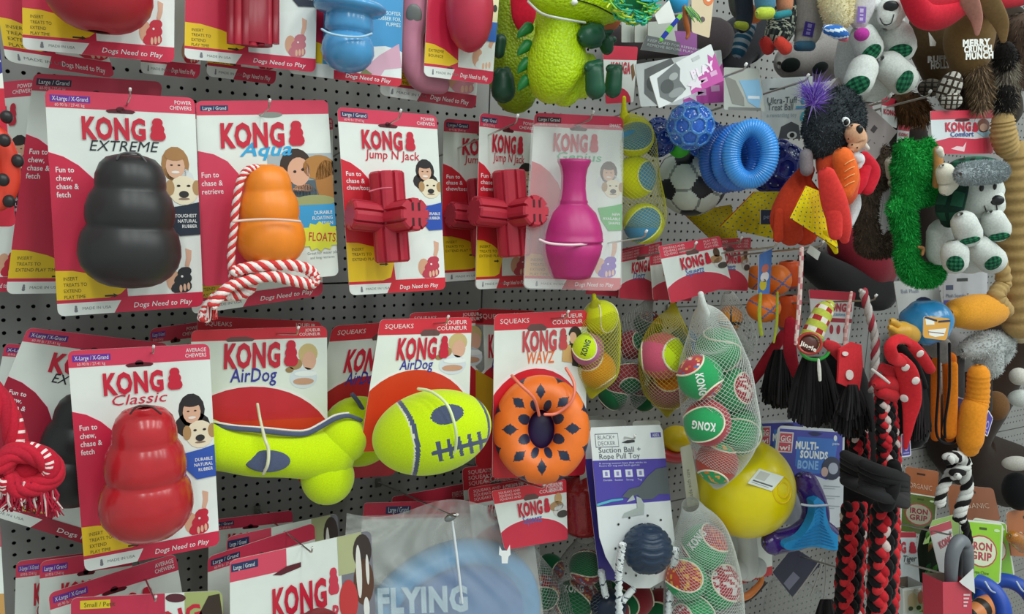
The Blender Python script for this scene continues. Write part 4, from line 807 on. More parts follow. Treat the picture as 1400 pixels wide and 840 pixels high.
def td(l):
    a = math.atan2(l[2], l[0]); return .018 * math.copysign(1, math.sin(l[1] * 22 + 2.2 * abs(math.sin(a * 3.5))))
ell(B, 885, 751, 34, 34, .262, '26364c', nu=120, nv=100, disp=td); B.build('treaded_ball', 'rubber', r, True)
CW = ['e2e6e6', 'dde2e2', ('e2e6e6', '586068')]
rope(r, [(851, 745), (848, 765), (846, 790), (847, 850)], .262, 6, CW, 6, 10, 'cord_strand', sr=.5); rope(r, [(923, 752), (922, 775), (918, 800), (913, 850)], .255, 6, CW, 6, 10, 'cord_strand', sr=.5); rope(r, [(852, 822), (860, 812), (866, 806)], .245, 5, CW, 5, 3, 'cord_strand', sr=.5)
c = Card([(795, 592), (860, 588), (880, 800), (820, 792)], .2, col='5246a8'); c.rr(0, 0, 1, .18, 'd8dce0', 1); r = carded('purple edged suction ball card hidden behind its front copy', c, group='suction ball cards'); rope(r, [(822, 782), (825, 800), (828, 815)], .205, 5, CW, 5, 4, 'cord_strand'); 
B = MB(); ell(B, 832, 828, 25, 22, .19, '1a2438'); B.build('treaded_ball', 'rubber', r, True)
for i, (x0, x1, y, d) in enumerate(((770, 826, 570, .1), (790, 856, 575, .13), (865, 903, 576, .16))):
    c = Card([(x0, y), (x1, y - 1), (x1 + 6, y + 150), (x0 + 6, y + 150)], d); c.rr(0, .08, 1, .12, '2a3a70', 1); carded(('hindmost', 'second', 'third')[i] + ' white card edge above the suction ball card', c, group='suction ball cards')
hook(868, 596, .26, 'metal peg hook through the suction ball card', up=6)
# yellow ball
def yb(l): p = Vector(l); return -.09 * max(0, min(1, (p.dot(Vector((-.1, .75, .65)).normalized()) - .86) * 12))
r = thing('treat_ball', 'big glossy yellow treat ball with white sticker', 'ball', P(1018, 733, .24)); B = MB()
ell(B, 1018, 667, 67, 67, .24, 'f4d808', nu=64, nv=44, disp=yb); B.build('ball_shell', 'plastic', r, True)
for k, q in enumerate((17, 11)): B = MB(); c_, s_ = P(1018, 667, .24), MP(1018, 667, .24) * 68; A = axes(1018, 667); v0 = Vector((.72, -.05, .69)).normalized(); e1 = v0.orthogonal().normalized(); e2 = v0.cross(e1); pts = []
for q in (.26, .15):
    B = MB(); pts = []
    for k in range(32): a = 2 * pi * k / 32; v = (v0 + (e1 * math.cos(a) + e2 * math.sin(a)) * q).normalized(); pts.append(c_ + (A[0] * v.x + A[1] * v.y + A[2] * v.z) * s_ * .985)
    tube(B, pts, [s_ * .02] * 32, 'e8c808', seg=6, close=True); B.build('moulded_ring', 'plastic', r, True)
c = Card([(1038, 641), (1072, 652), (1055, 672), (1022, 661)], tang(r, 1047, 657, ((1038, 641), (1072, 652), (1022, 661)), .3), r=0); c.rr(.1, .1, .5, .6, 'c4c4bc', 1); c.rr(.1, .7, .9, .78, '5a5a5a', 1); c.rr(.1, .85, .8, .88, '8a8a8a', 1); c.B.build('price_sticker', 'printed_card', r)
r = thing('treat_ball', 'yellow and red toy glimpsed above the front white net', 'ball', P(925, 625, .025)); B = MB(); ell(B, 925, 600, 22, 18, .025, 'e8c818'); B.build('ball_shell', 'plastic', r, True); B = MB(); tp(B, [(905, 622, 8), (925, 625, 9), (945, 620, 8)], .025, 'b83038'); B.build('red_band', 'plastic', r, True)
c = Card([(930, 612), (945, 608), (958, 690), (940, 694)], .22, col='dcdcd0'); c.text('made with care', .5, .9, .06, '8a8a80', 1, 0, rot=90); carded('narrow white hang tag left of the yellow ball', c, 'hang_tag', 'tag', None)
# multi sound bone
def gig(q, d, label, front=True):
    c = Card(q, d, r=.05, col='d4dae0'); c.ink([(.03, .03), (.97, .03), (.97, .47), (.75, .52), (.5, .46), (.25, .52), (.03, .47)], '4a4ca8', 1); c.ink([(.3, .1), (.9, .1), (.85, .45), (.5, .47), (.3, .4)], '3f74c4', 2)
    c.rr(.02, .06, .24, .27, 'd8d0d4', 3); c.rr(.04, .075, .22, .16, 'c84c5c', 4); c.rr(.04, .17, .22, .255, 'c84c5c', 4); c.text('GiG', .05, .155, .06, 'f0e8ec', 5, .02, wmax=.15); c.text('wi', .05, .245, .06, 'f0e8ec', 5, .02, wmax=.15)
    c.text('MULTI-', .28, .22, .075, 'e6ecf4', 4, .05, wmax=.34); c.text('SOUNDS', .36, .31, .075, 'e6ecf4', 4, .05, wmax=.4); c.text('BONE', .33, .42, .085, '8cb8e8', 4, .04, wmax=.3); c.ink([(.44, .055), (.52, .04), (.58, .04), (.68, .055), (.58, .085), (.52, .085)], '2c2c60', 3); c.el(.86, .09, .025, .03, 'e4e8f4', 3); c.text('pets', .82, .16, .03, 'e4e8f4', 3, 0)
    for (u, v, a, b, k, l) in ((.82, .4, .14, .12, '3c4054', 5), (.84, .4, .07, .06, 'b0b4c4', 6), (.72, .44, .05, .05, 'c8a8a0', 6)): c.el(u, v, a, b, k, l)
    for i in range(3): c.rr(.72, .58 + i * .1, .95, .588 + i * .1, 'a0a8b0', 3); c.rr(.72, .605 + i * .1, .88, .611 + i * .1, 'a0a8b0', 3)
    return carded(label, c, group='blue headed bone toy cards')
r = gig([(1064, 582), (1155, 588), (1152, 722), (1048, 716)], .25, 'blue headed card with purple and cyan three-armed bone'); gig([(1036, 576), (1110, 573), (1110, 700), (1030, 700)], .2, 'blue headed card behind, right of the white net')
B = MB()
for pts in ([(1100, 660, 17), (1108, 675, 17), (1115, 700, 18), (1112, 722, 20)], [(1112, 722, 20), (1090, 735, 17), (1070, 740, 16), (1056, 742, 17)], [(1112, 722, 20), (1130, 732, 17), (1140, 740, 14)]): tp(B, pts, .278, '4a2a88', n=5, seg=20, flat=.8)
B.build('purple_bone', 'jelly', r, True)
B = MB(); rr2 = cr([(1118, 680), (1128, 690), (1130, 705), (1137, 725), (1152, 738), (1151, 750), (1140, 753), (1112, 748), (1085, 753), (1073, 750), (1075, 742), (1095, 735), (1108, 718), (1114, 700), (1112, 686)], 3); plate(B, rr2, .298, .012, '2c9cdc', '2488c4'); B.build('blue_insert', 'rubber', r)
B = MB()
for k in range(13):
    y = 690 + k * 4.6; w = 5 + max(0, k - 5) * 3.6 + (k > 7) * 2; w = min(w, 33); tp(B, [(1120 - w - max(0, k - 6) * .7, y + 3, .8), (1121, y - 1 - (k > 6) * 2, .8), (1123 + w * .6, y + 3, .8)], .2985, '2488c4', n=1, seg=5)
B.build('ridges', 'rubber', r); tie(r, [(1096, 690, 1.6), (1110, 692, 1.6, .008), (1131, 691, 1.6, .0)], .297, col='c8d0e0')
c = Card([(1084, 748), (1122, 772), (1083, 817), (1056, 783)], .16, col='20203c', back='20203c'); c.rr(.5, .55, .78, .95, '6c6c80', 1); carded('dark navy hang card tilted under the three-armed bone', c, 'hang_tag', 'tag', None)
for i, (a, b) in enumerate((((1122, 765), (1084, 818)), ((1126, 765), (1108, 815)), ((1130, 765), (1126, 822)))):
    r = thing('hang_string', ('left', 'middle', 'right')[i] + ' of three thin grey strings under the bone toy', 'string', P(*b, .19), 'thin grey strings'); B = MB(); tp(B, [(*a, 1), ((a[0] + b[0]) / 2 + 1, (a[1] + b[1]) / 2, 1), (*b, 1)], .19, 'a09c98', seg=6); B.build('string_strand', 'cord', r, True)
r = thing('white_bone', 'pale translucent bone above a red strip under the yellow ball', 'dog toy', P(1022, 798, .2)); B = MB(); tp(B, [(1018, 725, 15), (1022, 745, 13), (1022, 765, 15), (1020, 778, 17)], .2, 'c8ccc8'); ell(B, 1010, 780, 14, 14, .2, 'c8ccc8'); ell(B, 1034, 776, 14, 14, .2, 'c8ccc8'); B.build('bone_body', 'plastic', r, True)
c = Card([(988, 730), (1055, 728), (1056, 786), (990, 806)], .17, r=.02); c.rr(0, .8, 1, 1, 'c83038', 1); carded('card with red bottom strip behind the pale bone', c, group=None)
r = thing('orange_loop', 'orange and black loop toy below the pale bone', 'dog toy', P(1020, 830, .17)); B = MB(); tp(B, [(985, 800, 4), (1000, 815, 5), (1020, 816, 5), (1038, 800, 4), (1042, 790, 3)], .19, 'd07838'); tp(B, [(988, 808, 3), (1005, 826, 3), (1028, 816, 3), (1045, 798, 3)], .185, '2c2420'); B.build('loop_band', 'rubber', r, True)
r = thing('grey_bag', 'crumpled pale grey plastic bag at bottom below the strings', 'bag', P(1095, 860, .12)); B = MB(); tp(B, [(1062, 800, 12), (1075, 820, 36), (1095, 845, 45), (1100, 880, 45)], .08, 'a0a09c', seg=20, flat=.6); B.build('bag_film', 'milky_film', r, True)
for x, y, w in ((1090, 830, 22), (1118, 815, 18)): pass
# hooks bottom
hook(213, 816, .24, 'metal peg hook above the lowest left cards'); hook(427, 749, .235, 'metal peg hook above the Wobbler card'); hook(744, 663, .24, 'metal peg hook through the small Squeezz card', up=6); hook(625, 704, .24, 'metal peg hook holding the frosted bag', up=5)
# ------------------------------------------------------------------ soft toys
def soft(name, label, x, y, d, cat='soft toy', group='plush dog toys'): return thing(name, label, cat, P(x, y, d), group)
def limb(parent, name, parts, d, col, kind='plush', n=5, seg=22, flat=1, furn=0, fl=5, fc=None, drop=.5, mess=.6, fw=.9):
    B = MB()
    for pts in parts: tp(B, pts, d, col, n=n, seg=seg, flat=flat)
    o = B.build(name, kind, parent, True)
    if furn: x, y = parts[0][0][:2]; m_ = MP(x, y, d); fur(B, furn, fl * m_, fw * m_, fc or [col], drop, mess).build('pile', 'fur', parent, stuff=True)
    return o
def plaid(a='1e5a40', b='123a2c', c='2e7a54', k=4):
    def f(l): u, v = int((l[0] + 2) * k) % 2, int((l[1] + 2) * k) % 2; return b if u and v else (c if not u and not v else a)
    return f
def pad(parent, x, y, rx, ry, d, rot=0, rim='d8dcd8', cf=None, name='plaid_paw_pad', col='1e5a40'):
    h, nr = snap(parent, x, y, d, True); d = -h.y
    B = MB(); ell(B, x, y, rx, ry, d, col, nrm=nr, rot=rot, rz=4, nu=36, nv=24, colfn=cf if cf is not None else plaid()); B.build(name, 'cloth', parent, True)
def eye(parent, x, y, rx, ry, d, col='18181a', white=None, rot=0):
    d = snap(parent, x, y, d)
    if white: B = MB(); ell(B, x, y, rx * 1.9, ry * 1.7, d, white, rot=rot, rz=3); B.build('eye_white', 'felt', parent, True); d += .003; x += rx * .6
    B = MB(); ell(B, x, y, rx, ry, d, col, rot=rot, rz=3, nu=14, nv=10); B.build('eye', 'plastic', parent, True)
# green spiky monster toys
GR = 'b4d40c'
r = soft('rubber_crocodile', 'bright yellow green scaly crocodile toy with dark green hands and feet', 775, 138, .25, group='green crocodile toys')
limb(r, 'body', [[(762, 20, 30), (764, 50, 34), (762, 85, 42), (764, 112, 40), (772, 124, 22)], [(775, 100, 30), (795, 112, 24), (806, 114, 16)], [(785, 50, 18), (797, 50, 16)], [(790, 85, 14), (806, 82, 9)]], .25, GR, 'scaly', seg=30)
limb(r, 'head', [[(745, -12, 26), (780, -5, 30), (815, 8, 28), (832, 12, 20)]], .272, GR, 'scaly')
limb(r, 'orange_chin', [[(815, 34, 9), (835, 32, 10), (845, 26, 6)]], .262, 'b8602c', 'rubber')
stitch(r, [(790, 0), (815, 8), (838, 20)], 1, '2c3414', .3, 'mouth_line')
B = MB(); ell(B, 785, 3, 5, 4, snap(r, 785, 3, .3), 'e4e8e0'); B.build('tooth', 'plastic', r, True)
def claws(parent, nm, pts, d, col='1c5038'): limb(parent, nm, pts, d, col, 'rubber', n=4)
claws(r, 'hand', [[(803, 50, 15), (812, 48, 15)], [(808, 38, 7), (820, 40, 7)], [(812, 48, 7), (822, 50, 6)], [(808, 60, 7), (818, 60, 5)]], .282); claws(r, 'hand', [[(828, 58, 11), (830, 66, 9)], [(824, 44, 6), (833, 42, 6)], [(830, 54, 5), (838, 54, 5)]], .262)
claws(r, 'foot', [[(812, 98, 12), (814, 122, 14)], [(806, 92, 8), (818, 88, 7)]], .29); claws(r, 'foot', [[(840, 100, 11), (838, 122, 12)], [(834, 94, 6), (846, 94, 6)]], .28)
for i in range(4): claws(r, 'back_spine', [[(722 - i, 38 + i * 24, 8), (712, 46 + i * 24, 5), (708, 52 + i * 24, 1)]], .235, '1c7838')
tie(r, [(722, 2, 1.6, .01), (740, 18, 1.8, .03), (765, 25, 1.8, .045), (800, 31, 1.6, .03)], .26, col='c8ccc0')
r = soft('rubber_crocodile', 'shaded crocodile toy with dark feet behind the bright one', 700, 145, .15, group='green crocodile toys')
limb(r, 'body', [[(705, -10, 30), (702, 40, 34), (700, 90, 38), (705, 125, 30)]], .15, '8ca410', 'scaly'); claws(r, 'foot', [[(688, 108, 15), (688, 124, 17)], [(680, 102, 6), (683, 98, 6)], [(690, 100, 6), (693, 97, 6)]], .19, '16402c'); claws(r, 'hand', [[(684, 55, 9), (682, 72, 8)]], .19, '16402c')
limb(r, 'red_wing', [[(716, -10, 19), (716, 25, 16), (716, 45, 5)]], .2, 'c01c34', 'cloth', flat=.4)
# shaggy ball
r = soft('shaggy_ball', 'green teal and yellow shaggy tassel ball at top', 868, 28, .3, 'ball', None); B = MB(); ell(B, 868, -6, 26, 24, .3, '2c9c6c'); B.build('ball_core', 'rubber', r, True); B = MB()
for k in range(150):
    a = R() * 2 * pi; q = 18 + R() * 10; x, y = 868 + math.cos(a) * q, -4 + math.sin(a) * q; e = R() * 2 * pi; tp(B, [(x, y, 1.6), (x + 9 * math.cos(a + .5), y + 8 * math.sin(a + .4) + 3, 1.7, .006), (x + 15 * math.cos(e), y + 12 * abs(math.sin(e)), 1.2, .01)], .31 + .015 * R(), random.choice(['28b07c', '8cc83c', '20a0b0', 'c8d83c', '3cb8a0', '1c8c60']), n=3, seg=5)
B.build('tassels', 'rubber', r, True, stuff=True)
def gcard(label, q, d, col='dcdcd8', ink=(), cat='packaging', name='packaging_card', group=None, r=.03, back='b8b4ac'):
    c = Card(q, d, col=col, r=r, back=back)
    for i in ink:
        if i[0] == 'r': c.rr(*i[1:6], i[6] if len(i) > 6 else 1)
        elif i[0] == 'e': c.el(*i[1:6], i[6] if len(i) > 6 else 2)
        elif i[0] == 't': c.text(*i[1:6], 4, i[6] if len(i) > 6 else .01, **(i[7] if len(i) > 7 else {}))
        elif i[0] == 'p': c.ink(i[1], i[2], i[3] if len(i) > 3 else 2)
    return carded(label, c, name, cat, group)
gcard('blank white folded card left of the blue bumpy ball', [(895, 20), (915, 0), (925, 30), (900, 33)], .33)
for i, (x, w) in enumerate(((850, 17), (868, 17), (886, 40))): gcard(('first', 'second', 'wide third')[i] + ' of three grey-white carton flaps under the tassel ball', [(x, 30), (x + w, 28), (x + w, 58), (x, 58)], .18 + i * .01, 'a8aca4')
gcard('grey label strip with fine print below the carton flaps', [(884, 48), (930, 58), (928, 75), (876, 68)], .27, '6c7070', (('t', 'KEEP CARD FOR REFERENCE', .06, .4, .2, 'c0c4c4', 0), ('t', 'REMOVE BEFORE PLAY', .1, .7, .2, 'c0c4c4', 0)))
gcard('dim purple card behind the brown twig toy', [(922, 42), (953, 44), (953, 74), (928, 76)], .2, '8c4c8c')
r = soft('bumpy_ball', 'small cyan blue ball at top beside the beige card', 928, 18, .32, 'ball', None); B = MB(); ell(B, 926, 2, 15, 15, .32, '2c98d0', disp=lambda l: .06 * math.sin(l[0] * 14) * math.sin(l[1] * 14)); B.build('ball_cover', 'rubber', r, True)
r = soft('striped_strap', 'green and blue striped strap beside the blue bumpy ball', 908, 52, .34, 'strap', None); B = MB(); tp(B, [(930, 22, 3), (920, 34, 3), (912, 44, 3.5), (904, 54, 3)], .34, 0, colfn=lambda a, b, p: '2c3c98' if int(a * 5) % 2 else '6cb83c', flat=.4); B.build('strap_band', 'cloth', r, True)
gcard('beige card with orange ring print and paw mark at top', [(945, -40), (980, -40), (970, 52), (946, 44)], .33, 'd0bc9c', (('e', .75, .4, .26, .13, 'd8743c'), ('e', .75, .4, .13, .07, 'e8dccc', 3), ('e', .55, .75, .12, .04, '5c4c50')))
r = soft('twig_toy', 'brown twig toy with green grass strands on the beige card', 940, 55, .36, 'dog toy', None); limb(r, 'twig', [[(936, 10, 3), (938, 30, 4), (941, 45, 3), (939, 52, 2)]], .36, '9c5424', 'rubber'); B = MB()
for k in range(9): tp(B, [(936 + k, 10, .9), (944 + k * 1.4, 20 + R() * 4, .9), (948 + k * 1.5, 24 + R() * 8, .5)], .365, random.choice(['8cc84c', '5c9c34', '2c6c44']), n=1, seg=4)
B.build('grass_strands', 'rubber', r, stuff=True)
gcard('small red topped card peeking right of the crocodile feet', [(824, 62), (872, 64), (866, 140), (828, 142)], .2, 'd8dcd8', (('r', 0, 0, 1, .24, 'c83048'), ('t', 'KONGA', .22, .48, .2, 'c03848', .04, {'wmax': .6}), ('e', .4, 1.0, .5, .28, 'c83048'), ('p', [(.82, .35), (.9, .3), (.98, .5), (.9, .62)], '7c5c40')), group=GK, cat='dog toy')
PL = lambda q, d, lb: gcard(lb, q, d, 'd4d8d8', (('p', [(.1, .15), (.42, .0), (.46, .2), (.4, .5), (.45, .8), (.2, 1), (.06, .7)], '6c7070'), ('e', .2, .5, .1, .2, '4c5050', 3), ('e', .3, .78, .12, .12, '8c9090', 3), ('e', .33, .32, .07, .1, 'a0a4a4', 3), ('p', [(1, .25), (.95, .35), (.9, .2), (.86, .5), (.75, .55), (.6, .72), (.52, .7), (.5, 1), (1, 1)], 'c050a0'), ('p', [(.55, .65), (.6, .72), (.66, .62), (.66, .74), (.76, .78), (.66, .84), (.66, .95), (.58, .86), (.5, .9), (.53, .8), (.47, .72)], 'e0d8e0', 3), ('t', 'PLAY', .58, .62, .22, 'ecdcea', .06, {'wmax': .36}), ('r', .68, .72, .78, .84, 'd8a8cc', 3), ('r', .84, .66, .94, .78, 'd8a8cc', 3), ('r', .66, .1, .78, .2, 'b8bcbc', 2)), group='grey dog photo cards')
PL([(888, 105), (972, 60), (990, 110), (901, 148)], .33, 'front tilted card with grey dog photo and pink word'); PL([(868, 88), (986, 68), (992, 140), (876, 146)], .27, 'grey dog photo card behind the tilted one with pink corner')
gcard('crumpled bagged card with grey and light blue print', [(990, 92), (1038, 94), (1046, 152), (990, 150)], .3, 'b4b8b0', (('p', [(.4, .3), (.95, .25), (.98, .6), (.85, .95), (.6, .8), (.5, .5)], '8cbcdc'), ('p', [(.0, .2), (.3, .3), (.5, .7), (.5, .9), (.2, .85)], '8c8c84'), ('r', .6, .65, .9, .72, 'dce4e8', 3), ('r', .1, .93, .9, 1, '7c7c78', 3)))
gcard('white play card with dog nose photo behind the coiled rings', [(1042, 108), (1112, 104), (1108, 190), (1040, 190)], .26, 'd4dcdc', (('t', 'Ultra-Tuff', .1, .42, .11, '4c545c', .0, {'wmax': .6}), ('t', 'Treat Ball', .12, .53, .11, '4c545c', .0, {'wmax': .5}), ('t', 'a rewarding toy', .1, .64, .07, '9cb0b8', .0, {'wmax': .6}), ('t', 'play', .97, .72, .26, '4cb0c8', .02, {'rot': 90}), ('p', [(.35, 1), (.4, .8), (.6, .72), (.75, .78), (.8, 1)], '50545a'), ('e', .62, .94, .1, .06, 'e0e4e4', 3), ('e', .62, .94, .05, .04, '202024', 4), ('r', .15, .16, .45, .19, '404448', 2)))
for x, y, d, t in ((1020, 88, .34, 'grey capped peg hook in front of the blue printed bag card'), (1105, 103, .34, 'peg hook above the play card beside the purple tuft'), (1272, 125, .36, 'long peg hook right of the white bear feet'), (1217, 131, .34, 'peg hook below the white bear'), (1330, 150, .36, 'peg hook above the comfort card')): hook(x, y, d, t, up=7, w=3)
# dangling legs and socks of hung toys
def leg(label, parts, d, kind='plush'):
    x, y = parts[0][1][-1][:2]; r = soft('plush_leg_toy', label, x, y, d)
    for nm, pts, col in parts: limb(r, nm, [pts], d + (.008 if nm != 'leg' else 0), col)
    return r
leg('dark plush foot with orange toe at top', [('leg', [(1010, -20, 16), (1012, 10, 14), (1018, 20, 10)], '4a4c48'), ('toe', [(1022, 14, 10), (1032, 22, 10)], 'c8703c')], .3)
leg('black plush leg with olive tip and striped sock at top', [('leg', [(1016, -10, 12), (1018, 18, 12), (1016, 34, 11)], '242a34'), ('toe', [(1008, 34, 5), (1018, 36, 6)], '7c8428')], .31)
r = soft('striped_sock', 'teal and white striped hanging sock among the dark plush', 1022, 74, .27); B = MB(); tp(B, [(1022, 36, 12), (1016, 52, 12), (1010, 70, 10)], .27, 0, colfn=lambda a, b, p: '7c848c' if int(a * 12) % 2 else '1c4458', n=8); B.build('sock_body', 'cloth', r, True)
leg('denim plush leg with lime toe at top', [('leg', [(1046, -30, 16), (1046, 6, 14)], '4c7c98'), ('toe', [(1040, 18, 8), (1052, 18, 8)], 'b0c044')], .34)
leg('salmon plush leg with teal toe at top', [('leg', [(1072, -30, 14), (1073, 8, 11)], 'c08060'), ('toe', [(1062, 21, 5), (1078, 18, 5)], '2c7c84')], .345)
r = soft('speckled_plush', 'black speckled plush with red feet', 1066, 72, .31); B = MB(); tp(B, [(1070, 10, 20), (1068, 35, 20), (1062, 50, 18)], .31, 0, n=10, seg=36, colfn=lambda a, b, p: random.choice(['2c3030', '3c4444', '8c9488', 'b0b4a0', '20282c'])); B.build('body', 'plush', r, True); limb(r, 'red_foot', [[(1046, 58, 8), (1050, 66, 9)]], .312, 'a8302c'); limb(r, 'red_foot', [[(1066, 58, 8), (1074, 66, 9)]], .33, 'd04438')
def ptag(r, x, y, w, h, d, rot=0, col='4c3c8c', hi='9c8cd0'):
    a = math.radians(rot); Q = [(x + u * math.cos(a) - v * math.sin(a), y + u * math.sin(a) + v * math.cos(a)) for u, v in ((-w, -h), (w, -h), (w, h), (-w, h))]
    d = tang(r, x, y, (Q[0], Q[1], Q[3]), d, .0015); c = Card(Q, d, col=col, r=0); c.rr(.3, .12, .7, .38, hi, 1); c.rr(.3, .48, .7, .58, hi, 1); c.rr(.3, .68, .7, .88, hi, 1); c.B.build('woven_tag', 'cloth', r)
r = soft('plush_body_toy', 'grey plush with dark purple woven tag and navy patterned foot', 1105, 70, .33); limb(r, 'body', [[(1102, -20, 18), (1106, 15, 20), (1104, 45, 18), (1098, 58, 12)]], .33, '8c8884'); ptag(r, 1106, 40, 7, 10, .362, 12, '3c3078', '7c74a8'); limb(r, 'foot', [[(1092, 63, 7), (1108, 63, 7)]], .34, '28485c')
r = soft('plush_body_toy', 'cream terry plush with purple tag, pink ball and striped foot', 1160, 50, .37); limb(r, 'terry_body', [[(1140, -30, 20), (1140, 5, 19), (1145, 25, 16)], [(1150, 0, 18), (1152, 24, 14)]], .37, 'd8cca4', furn=1800, fl=3, fc=['d8cca4', 'e4dcb8', 'c8bc90'], drop=.1, fw=1.6); limb(r, 'smooth_body', [[(1178, -20, 18), (1178, 10, 17), (1175, 28, 12)]], .375, 'ccc8cc'); ptag(r, 1178, 20, 6, 11, .41, 3, '8c70c0', 'd0c0e8')
B = MB(); tp(B, [(1130, 40, 6), (1145, 44, 9), (1156, 48, 5)], .385, 0, n=8, seg=24, colfn=lambda a, b, p: 'd0dce8' if int(b * 12 + a * 4) % 3 == 0 else '2c64b0'); B.build('striped_foot', 'cloth', r, True); limb(r, 'pink_foot', [[(1150, 52, 4), (1156, 53, 4)]], .38, 'd06070'); B = MB(); ell(B, 1178, 47, 10, 9, .385, 'b43c98'); B.build('pink_pompom', 'plush', r, True)
r = soft('plush_bear', 'grey plush with black oval paw pads behind the white bear', 1100, 108, .24); limb(r, 'body', [[(1150, 40, 28), (1130, 75, 34), (1100, 80, 28), (1080, 85, 22)], [(1105, 55, 20), (1120, 90, 22)]], .24, '8c8684'); pad(r, 1081, 89, 13, 10, .285, cf=lambda l: '1c2422'); pad(r, 1121, 93, 13, 9, .285, rot=-15, cf=lambda l: '1c2422')
# white bear at top
def bear(r, d, W='c4c8c4'):
    limb(r, 'body', [[(1205, 38, 30), (1195, 75, 38), (1190, 105, 36)], [(1170, 60, 24), (1168, 95, 26), (1175, 118, 20)]], d, W)
r = soft('plush_bear', 'white plush bear with green plaid paws at top right', 1200, 132, .34); bear(r, .34); W_ = 'ccd0cc'
limb(r, 'head', [[(1222, -15, 28), (1218, 8, 25), (1214, 22, 20)]], .375, W_); limb(r, 'muzzle', [[(1215, 12, 15), (1213, 22, 13)]], .395, 'd4d8d4'); eye(r, 1218, 8, 10, 7, .412); stitch(r, [(1203, 25), (1208, 33), (1218, 32), (1222, 20)], .7, '3c3c40', .39)
limb(r, 'ear', [[(1196, 6, 8), (1202, 2, 8)]], .37, 'e0e4e4')
limb(r, 'arm', [[(1180, 50, 18), (1188, 66, 19)]], .372, W_); pad(r, 1191, 73, 10, 15, .398, -40); limb(r, 'arm', [[(1225, 50, 22), (1230, 64, 22)]], .375, W_); pad(r, 1231, 70, 15, 10, .402, 8)
limb(r, 'leg', [[(1180, 95, 20), (1174, 112, 20)]], .378, W_); pad(r, 1172, 117, 17, 12, .404, 28); limb(r, 'leg', [[(1215, 90, 20), (1233, 108, 21)]], .378, W_); pad(r, 1237, 112, 12, 16, .404, -12)
# red hat dogs
def dog(lb, x, y, d, fur_c, txt):
    pass
r = soft('plush_deer', 'brown holiday plush in a red hat with white stitched words', 1338, 96, .4); limb(r, 'body', [[(1335, 10, 28), (1325, 50, 32), (1325, 75, 28)]], .4, '6c5434', 'cloth'); limb(r, 'red_hat', [[(1244, -8, 14), (1262, 20, 17), (1290, 22, 19), (1318, 4, 17), (1328, -15, 12)], [(1260, -5, 22), (1300, -5, 22)]], .42, 'c82438', 'cloth', flat=.7)
limb(r, 'red_hat', [[(1330, -10, 14), (1370, -6, 17), (1410, -12, 17)]], .44, 'c82438', 'cloth', flat=.7)
for i, t in enumerate(('MERRY', 'CRUNCH', 'MUNCH')): c = Card([(1316, 52 + i * 9), (1356, 50 + i * 9), (1356, 62 + i * 9), (1316, 64 + i * 9)], .452, r=0); c.B = MB(); c.text(t, .0 + .05 * i, .95, .75, 'dcdcd8', 1, .06, wmax=.95); c.B.build('stitched_word', 'cloth', r)
limb(r, 'ear', [[(1325, 0, 12), (1335, 25, 8), (1336, 46, 3)]], .45, 'a87468', 'cloth', flat=.35); limb(r, 'ear', [[(1350, 0, 14), (1368, 30, 10), (1372, 55, 4)]], .45, '7c6240', 'cloth', flat=.35)
r = soft('plush_deer', 'darker brown holiday plush behind with small stitched words', 1280, 105, .32); limb(r, 'body', [[(1275, 30, 30), (1280, 60, 34), (1285, 92, 26)]], .32, '54422c', 'cloth')
for i, t in enumerate(('RUFF', 'HOLLY')): c = Card([(1268, 74 + i * 9), (1298, 72 + i * 9), (1298, 84 + i * 9), (1268, 86 + i * 9)], .368, r=0); c.B = MB(); c.text(t, .0 + .15 * i, .95, .7, 'a8a8a4', 1, .06, wmax=.9); c.B.build('stitched_word', 'cloth', r)
c = Card([(1270, 44), (1280, 58), (1279, 63), (1272, 63)], .37, r=0, col='d8d8d4'); c.B.build('care_label', 'cloth', r)
ck = lambda l: '3c342c' if int((l[0] + 2) * 6) % 3 == 0 or int((l[1] + 2) * 6) % 3 == 0 else 'b8b4ac'
r = soft('checked_foot', 'cream and black checked plush foot', 1298, 150, .4); B = MB(); ell(B, 1298, 120, 15, 22, .4, 0, rot=-15, colfn=ck, nu=60, nv=44); ell(B, 1300, 138, 14, 12, .405, 0, colfn=ck, nu=60, nv=44); B.build('foot_body', 'cloth', r, True)
r = soft('checked_foot', 'shaded checked plush foot beside the clear one', 1275, 130, .33); B = MB(); ell(B, 1272, 120, 16, 12, .33, 0, colfn=lambda l: '5c564c' if ck(l) == 'b8b4ac' else '2c2824', nu=60, nv=44); B.build('foot_body', 'cloth', r, True)
